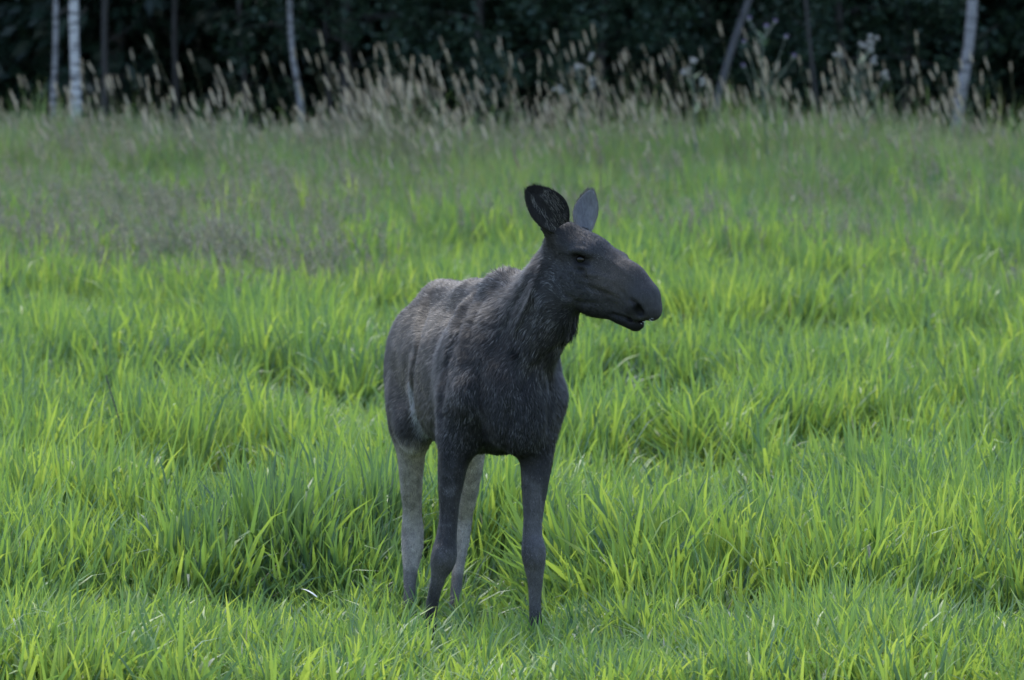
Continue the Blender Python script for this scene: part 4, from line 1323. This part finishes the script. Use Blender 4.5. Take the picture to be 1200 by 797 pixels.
birch("birch_tree", [(66, 0), (64, 60), (61, 150)], 53.5, 7.5, m_dimbirch, "slimmer dim birch trunk, left one of the close pair", 1)
birch("birch_tree", [(87, 0), (88, 60), (89, 160)], 51.5, 12.5, m_birch, "brightest pale birch trunk, thicker right one of the close pair", 2)
birch("birch_tree", [(339, 0), (342, 50), (344, 78), (351, 100), (353, 135)], 54.0, 7.5, m_dimbirch, "thin pale birch trunk kinked to the left at mid height", 3)
birch("birch_tree", [(1139, 0), (1137, 40), (1132, 80), (1125, 120), (1121, 150)], 51.8, 14, m_dimbirch, "thick grey birch trunk at right bending out towards its foot", 4)
birch("leaning_tree", [(462, 0), (455, 45), (450, 75), (446, 140)], 56.5, 12, m_greybark, "dim grey trunk leaning right behind the thickest seed heads", 5, "tree")
birch("leaning_tree", [(885, -20), (866, 35), (852, 75), (838, 125)], 53.5, 10, m_greybark, "bluish grey trunk leaning strongly right beside the purple thistle", 6, "tree")
birch("thin_tree", [(281, 0), (283, 50), (288, 110)], 57.5, 7, m_bark, "very dim thin trunk left of the kinked birch", 7, "tree")
birch("thin_tree", [(382, 0), (384, 60), (386, 120)], 56.5, 9, m_bark, "very dim thin trunk between the kinked birch and the leaning grey trunk", 8, "tree")
birch("thin_tree", [(124, 0), (123, 60), (122, 120)], 56.5, 9, m_bark, "very dim trunk just right of the pair of birches", 9, "tree")
birch("thin_tree", [(945, 25), (950, 70), (957, 120)], 53.5, 5, m_bark, "thin dim brownish stem right of the purple thistle", 10, "tree")
birch("thin_tree", [(206, 0), (205, 60), (206, 120)], 57.5, 8, m_bark, "very dim trunk midway between the birch pair and the kinked birch", 11, "tree")
birch("thin_tree", [(826, 0), (828, 60), (832, 130)], 57.0, 16, m_bark, "broad dark trunk left of the leaning bluish grey one", 12, "tree")

# ------------------------------------------------------------------ thistles and other single plants
def plain(name, c, rough=0.8):
    m, n, l, out = node_mat(name)
    b = n.new("ShaderNodeBsdfPrincipled"); b.inputs["Roughness"].default_value = rough
    nz = n.new("ShaderNodeTexNoise"); nz.inputs["Scale"].default_value = 60
    mx = n.new("ShaderNodeMix"); mx.data_type = 'RGBA'; mx.inputs["A"].default_value = (*[v * 0.7 for v in c], 1); mx.inputs["B"].default_value = (*[min(1, v * 1.25) for v in c], 1)
    tc = n.new("ShaderNodeTexCoord"); l.new(tc.outputs["Object"], nz.inputs["Vector"]); l.new(nz.outputs["Fac"], mx.inputs["Factor"])
    l.new(mx.outputs["Result"], b.inputs["Base Color"]); l.new(b.outputs[0], out.inputs[0])
    return m
m_tstem = plain("thistle_stem", (0.08, 0.10, 0.075)); m_tleaf = plain("thistle_leaf", (0.08, 0.13, 0.07))
m_purple = plain("thistle_flower", (0.20, 0.15, 0.28)); m_fluff = plain("thistle_down", (0.40, 0.39, 0.38)); m_bract = plain("thistle_bract", (0.16, 0.17, 0.14))

def flower_head(kind, r_, size):
    """bract cup with a tuft of florets, or a ball of open down"""
    V, Q = tube([(0, 0, -size * 0.7), (0, 0, -size * 0.3), (0, 0, 0.1 * size), (0, 0, size * 0.3)], [size * 0.12, size * 0.42, size * 0.42, size * 0.25], 8)
    n_ = 70
    if kind == 'purple':
        a = r_.random(n_) * 6.28; e = r_.uniform(0.5, 1.5, n_)
    else:
        a = r_.random(n_) * 6.28; e = r_.uniform(-0.4, 1.5, n_)
    d = np.stack([np.cos(a) * np.cos(e), np.sin(a) * np.cos(e), np.sin(e)], 1)
    ln = size * r_.uniform(0.7, 1.15, (n_, 1))
    w = np.cross(d, r_.normal(0, 1, (n_, 3))); w /= np.linalg.norm(w, axis=1)[:, None]; w *= size * (0.06 if kind == 'purple' else 0.11)
    c0 = d * size * 0.15
    V2 = np.stack([c0, c0 + d * ln * 0.6 + w, c0 + d * ln, c0 + d * ln * 0.6 - w], 1).reshape(-1, 3)
    return (V, Q), (V2, np.arange(n_ * 4).reshape(-1, 4))

def thistle(label, y, main, branches, kind, size, seed, name="thistle", leafy=1.0):
    r_ = np.random.default_rng(seed)
    W = [P(a, b_, y) for a, b_ in main]
    x0 = W[0][0]; g = float(ground_z(x0, y)); W.insert(0, np.array([x0, y, g]))
    o = bpy.data.objects.new(name, None); col.objects.link(o); o.location = W[0]; base = W[0].copy()
    tag(o, label, "thistle" if name == "thistle" else "flower")
    W = np.array(W) - base
    V, Q = tube(W, np.linspace(0.016, 0.006, len(W)) * (1 if name == 'thistle' else 0.25), 7)
    add_obj("stem", new_mesh("stem", V, quads=Q), (m_tstem,), parent=o)
    heads = [W[-1]]
    for br in branches:
        dy = r_.uniform(-0.25, 0.25)
        B_ = [P(a, b_, y + dy * i / (len(br) - 1)) - base for i, (a, b_) in enumerate(br)]
        V, Q = tube(B_, np.linspace(0.009, 0.005, len(B_)) * (1 if name == 'thistle' else 0.3), 6)
        add_obj("branch", new_mesh("branch", V, quads=Q), (m_tstem,), parent=o)
        heads.append(B_[-1])
    for h_ in heads:
        nh = 1 if kind == 'purple' else int(r_.integers(3, 6))
        for k in range(nh):
            (V, Q), (V2, Q2) = flower_head(kind, r_, size * r_.uniform(0.8, 1.15))
            q = h_ + (r_.normal(0, size * 0.95, 3) if nh > 1 else 0)
            fo = add_obj("flower_head", new_mesh("flower_head", V, quads=Q), (m_bract,), parent=o, loc=q, rot=(r_.normal(0, .3), r_.normal(0, .3), 0))
            add_obj("down" if kind != 'purple' else "petals", new_mesh("florets", V2, quads=Q2, smooth=False), (m_fluff if kind != 'purple' else m_purple,), parent=fo)
    # narrow toothed leaves along the stem
    n_ = int(16 * leafy)
    t = r_.uniform(0.15, 0.9, n_); zz = np.linspace(0, 1, len(W))
    roots = np.stack([np.interp(t, zz, W[:, j]) for j in range(3)], 1)
    if n_ < 6: return o
    V, Q, T, nv = blades(roots, r_.random(n_) * 6.28, r_.uniform(0.12, 0.28, n_), np.full(n_, 0.035), r_.uniform(0.5, 1.0, n_), r_.uniform(0.3, 1.4, n_), 5)
    lm = new_mesh("leaves", V, quads=Q, tris=T)
    lf = add_obj("leaves", lm, (m_tleaf,), parent=o); lf["kind"] = "stuff"
    return o
thistle("tall thistle with small purple flower heads on forking stems before the wood", 37.5, [(901, 205), (898, 165), (895, 120), (893, 85), (894, 55), (898, 32)],
        [[(894, 55), (886, 38), (878, 23)], [(896, 115), (884, 85), (872, 50)], [(898, 110), (908, 80), (921, 44)], [(904, 102), (915, 88), (930, 67)], [(896, 45), (903, 34), (908, 26)], [(897, 140), (884, 110), (872, 78)]], 'purple', 0.042, 51)
thistle("large seeding thistle with a cluster of white down left of the rightmost birch", 37.8, [(1018, 200), (1014, 150), (1008, 118), (1004, 88), (1008, 52)],
        [[(1010, 125), (1030, 105), (1037, 88)], [(1005, 98), (1012, 75), (1020, 58)], [(1004, 95), (992, 82), (983, 66)], [(1008, 80), (1016, 64), (1022, 47)], [(1012, 92), (1020, 80), (1023, 72)]], 'down', 0.034, 52, leafy=0.7)
thistle("seeding thistle with a few white tufts left of the purple flowered thistle", 38.2, [(815, 190), (814, 140), (813, 105), (812, 72)],
        [[(814, 118), (820, 105), (823, 98)], [(813, 105), (808, 92), (805, 84)]], 'down', 0.030, 53, leafy=0.6)
thistle("seeding thistle with white down directly above the ears of the moose", 38.0, [(684, 195), (681, 150), (679, 110), (678, 80)],
        [[(680, 130), (690, 110), (694, 98)], [(680, 118), (668, 112), (658, 107)], [(679, 100), (686, 84), (691, 70)]], 'down', 0.034, 54, leafy=0.6)
m_lil = m_purple
thistle("small faded lilac flower in the meadow right of the moose's nose", 17.0, [(1011, 345), (1012, 325), (1013, 312)], [[(1012, 328), (1009, 322), (1008, 317)]], 'purple', 0.014, 55, name="meadow_flower", leafy=0.3)
thistle("small lilac flower spike at the right edge of the meadow", 17.5, [(1191, 345), (1191, 325), (1191, 306)], [[(1191, 328), (1189, 322), (1188, 316)]], 'purple', 0.016, 56, name="meadow_flower", leafy=0.3)

def spike(label, y, pts, rad, dark):
    """a single grass flower spike on its stem, such as timothy"""
    W = [P(a, b_, y) for a, b_ in pts]; x0 = W[0][0]; g = float(ground_z(x0, y))
    W.insert(0, np.array([x0 - (W[1][0] - W[0][0]) * 0.5, y, g])); base = W[0].copy(); W = np.array(W) - base
    o = bpy.data.objects.new("timothy_stem", None); col.objects.link(o); o.location = base; tag(o, label, "grass stem")
    V, Q = tube(W, np.linspace(0.0034, 0.0026, len(W)), 5); add_obj("stem", new_mesh("stem", V, quads=Q), (m_tstem,), parent=o)
    a = W[-2]; b_ = W[-1]; d = (b_ - a); L_ = np.linalg.norm(d); d /= L_
    n_ = 240; t = rng.random(n_); az = rng.random(n_) * 6.28
    s1 = np.cross(d, (0, 1, 0)); s1 /= np.linalg.norm(s1); s2 = np.cross(d, s1)
    o_ = np.cos(az)[:, None] * s1 + np.sin(az)[:, None] * s2
    c = a + d * (t * L_)[:, None] + o_ * rad * 0.5
    e = d * 0.006 + o_ * rad * 0.7; w = np.cross(d, o_) * 0.0022
    V = np.stack([c, c + e * 0.5 + w, c + e, c + e * 0.5 - w], 1).reshape(-1, 3)
    sm = new_mesh("flower_spike", V, quads=np.arange(n_ * 4).reshape(-1, 4), smooth=False)
    add_obj("flower_spike", sm, (dark,), parent=o)["kind"] = "stuff"
m_dark = plain("dark_spike", (0.07, 0.07, 0.08)); m_violet = plain("violet_spike", (0.11, 0.11, 0.15))
spike("thin dark grass stem leaning left alone in the field at left", 6.5, [(146, 535), (143, 510), (139, 490), (124, 440)], 0.006, m_dark)
spike("tallest upright bluish grass spike in the lower right foreground", 2.2, [(925, 660), (925, 640), (925, 608)], 0.013, m_violet)
spike("small bluish grass spike in the meadow right of the moose front legs", 3.6, [(865, 610), (864, 602), (863, 588)], 0.011, m_violet)

# pale dry leaf lying bent over in the grass in front of the moose
m_pale = plain("dry_leaf", (0.62, 0.62, 0.60), 0.45)
def dry_leaf(label, q, L_, az, bend):
    V, Q, T, nv = blades(np.array([[0.0, 0, 0]]), np.array([az]), np.array([L_]), np.array([0.016]), np.array([0.9]), np.array([bend]), 5)
    o = add_obj("dry_leaf", new_mesh("dry_leaf", V, quads=Q, tris=T), (m_pale,), loc=q)
    tag(o, label, "leaf")
dry_leaf("whitish bent leaf in the grass left of the moose's left forefoot in the picture", P(372, 700, 1.1), 0.10, 2.9, 1.0)
dry_leaf("small whitish leaf low in the short grass below the moose", P(424, 748, -0.35), 0.06, 1.6, 0.5)
#dry_leaf("silvery leaf arching over beside the moose's right hand forefoot", P(640, 716, -0.5), 0.14, 3.0, 1.5)
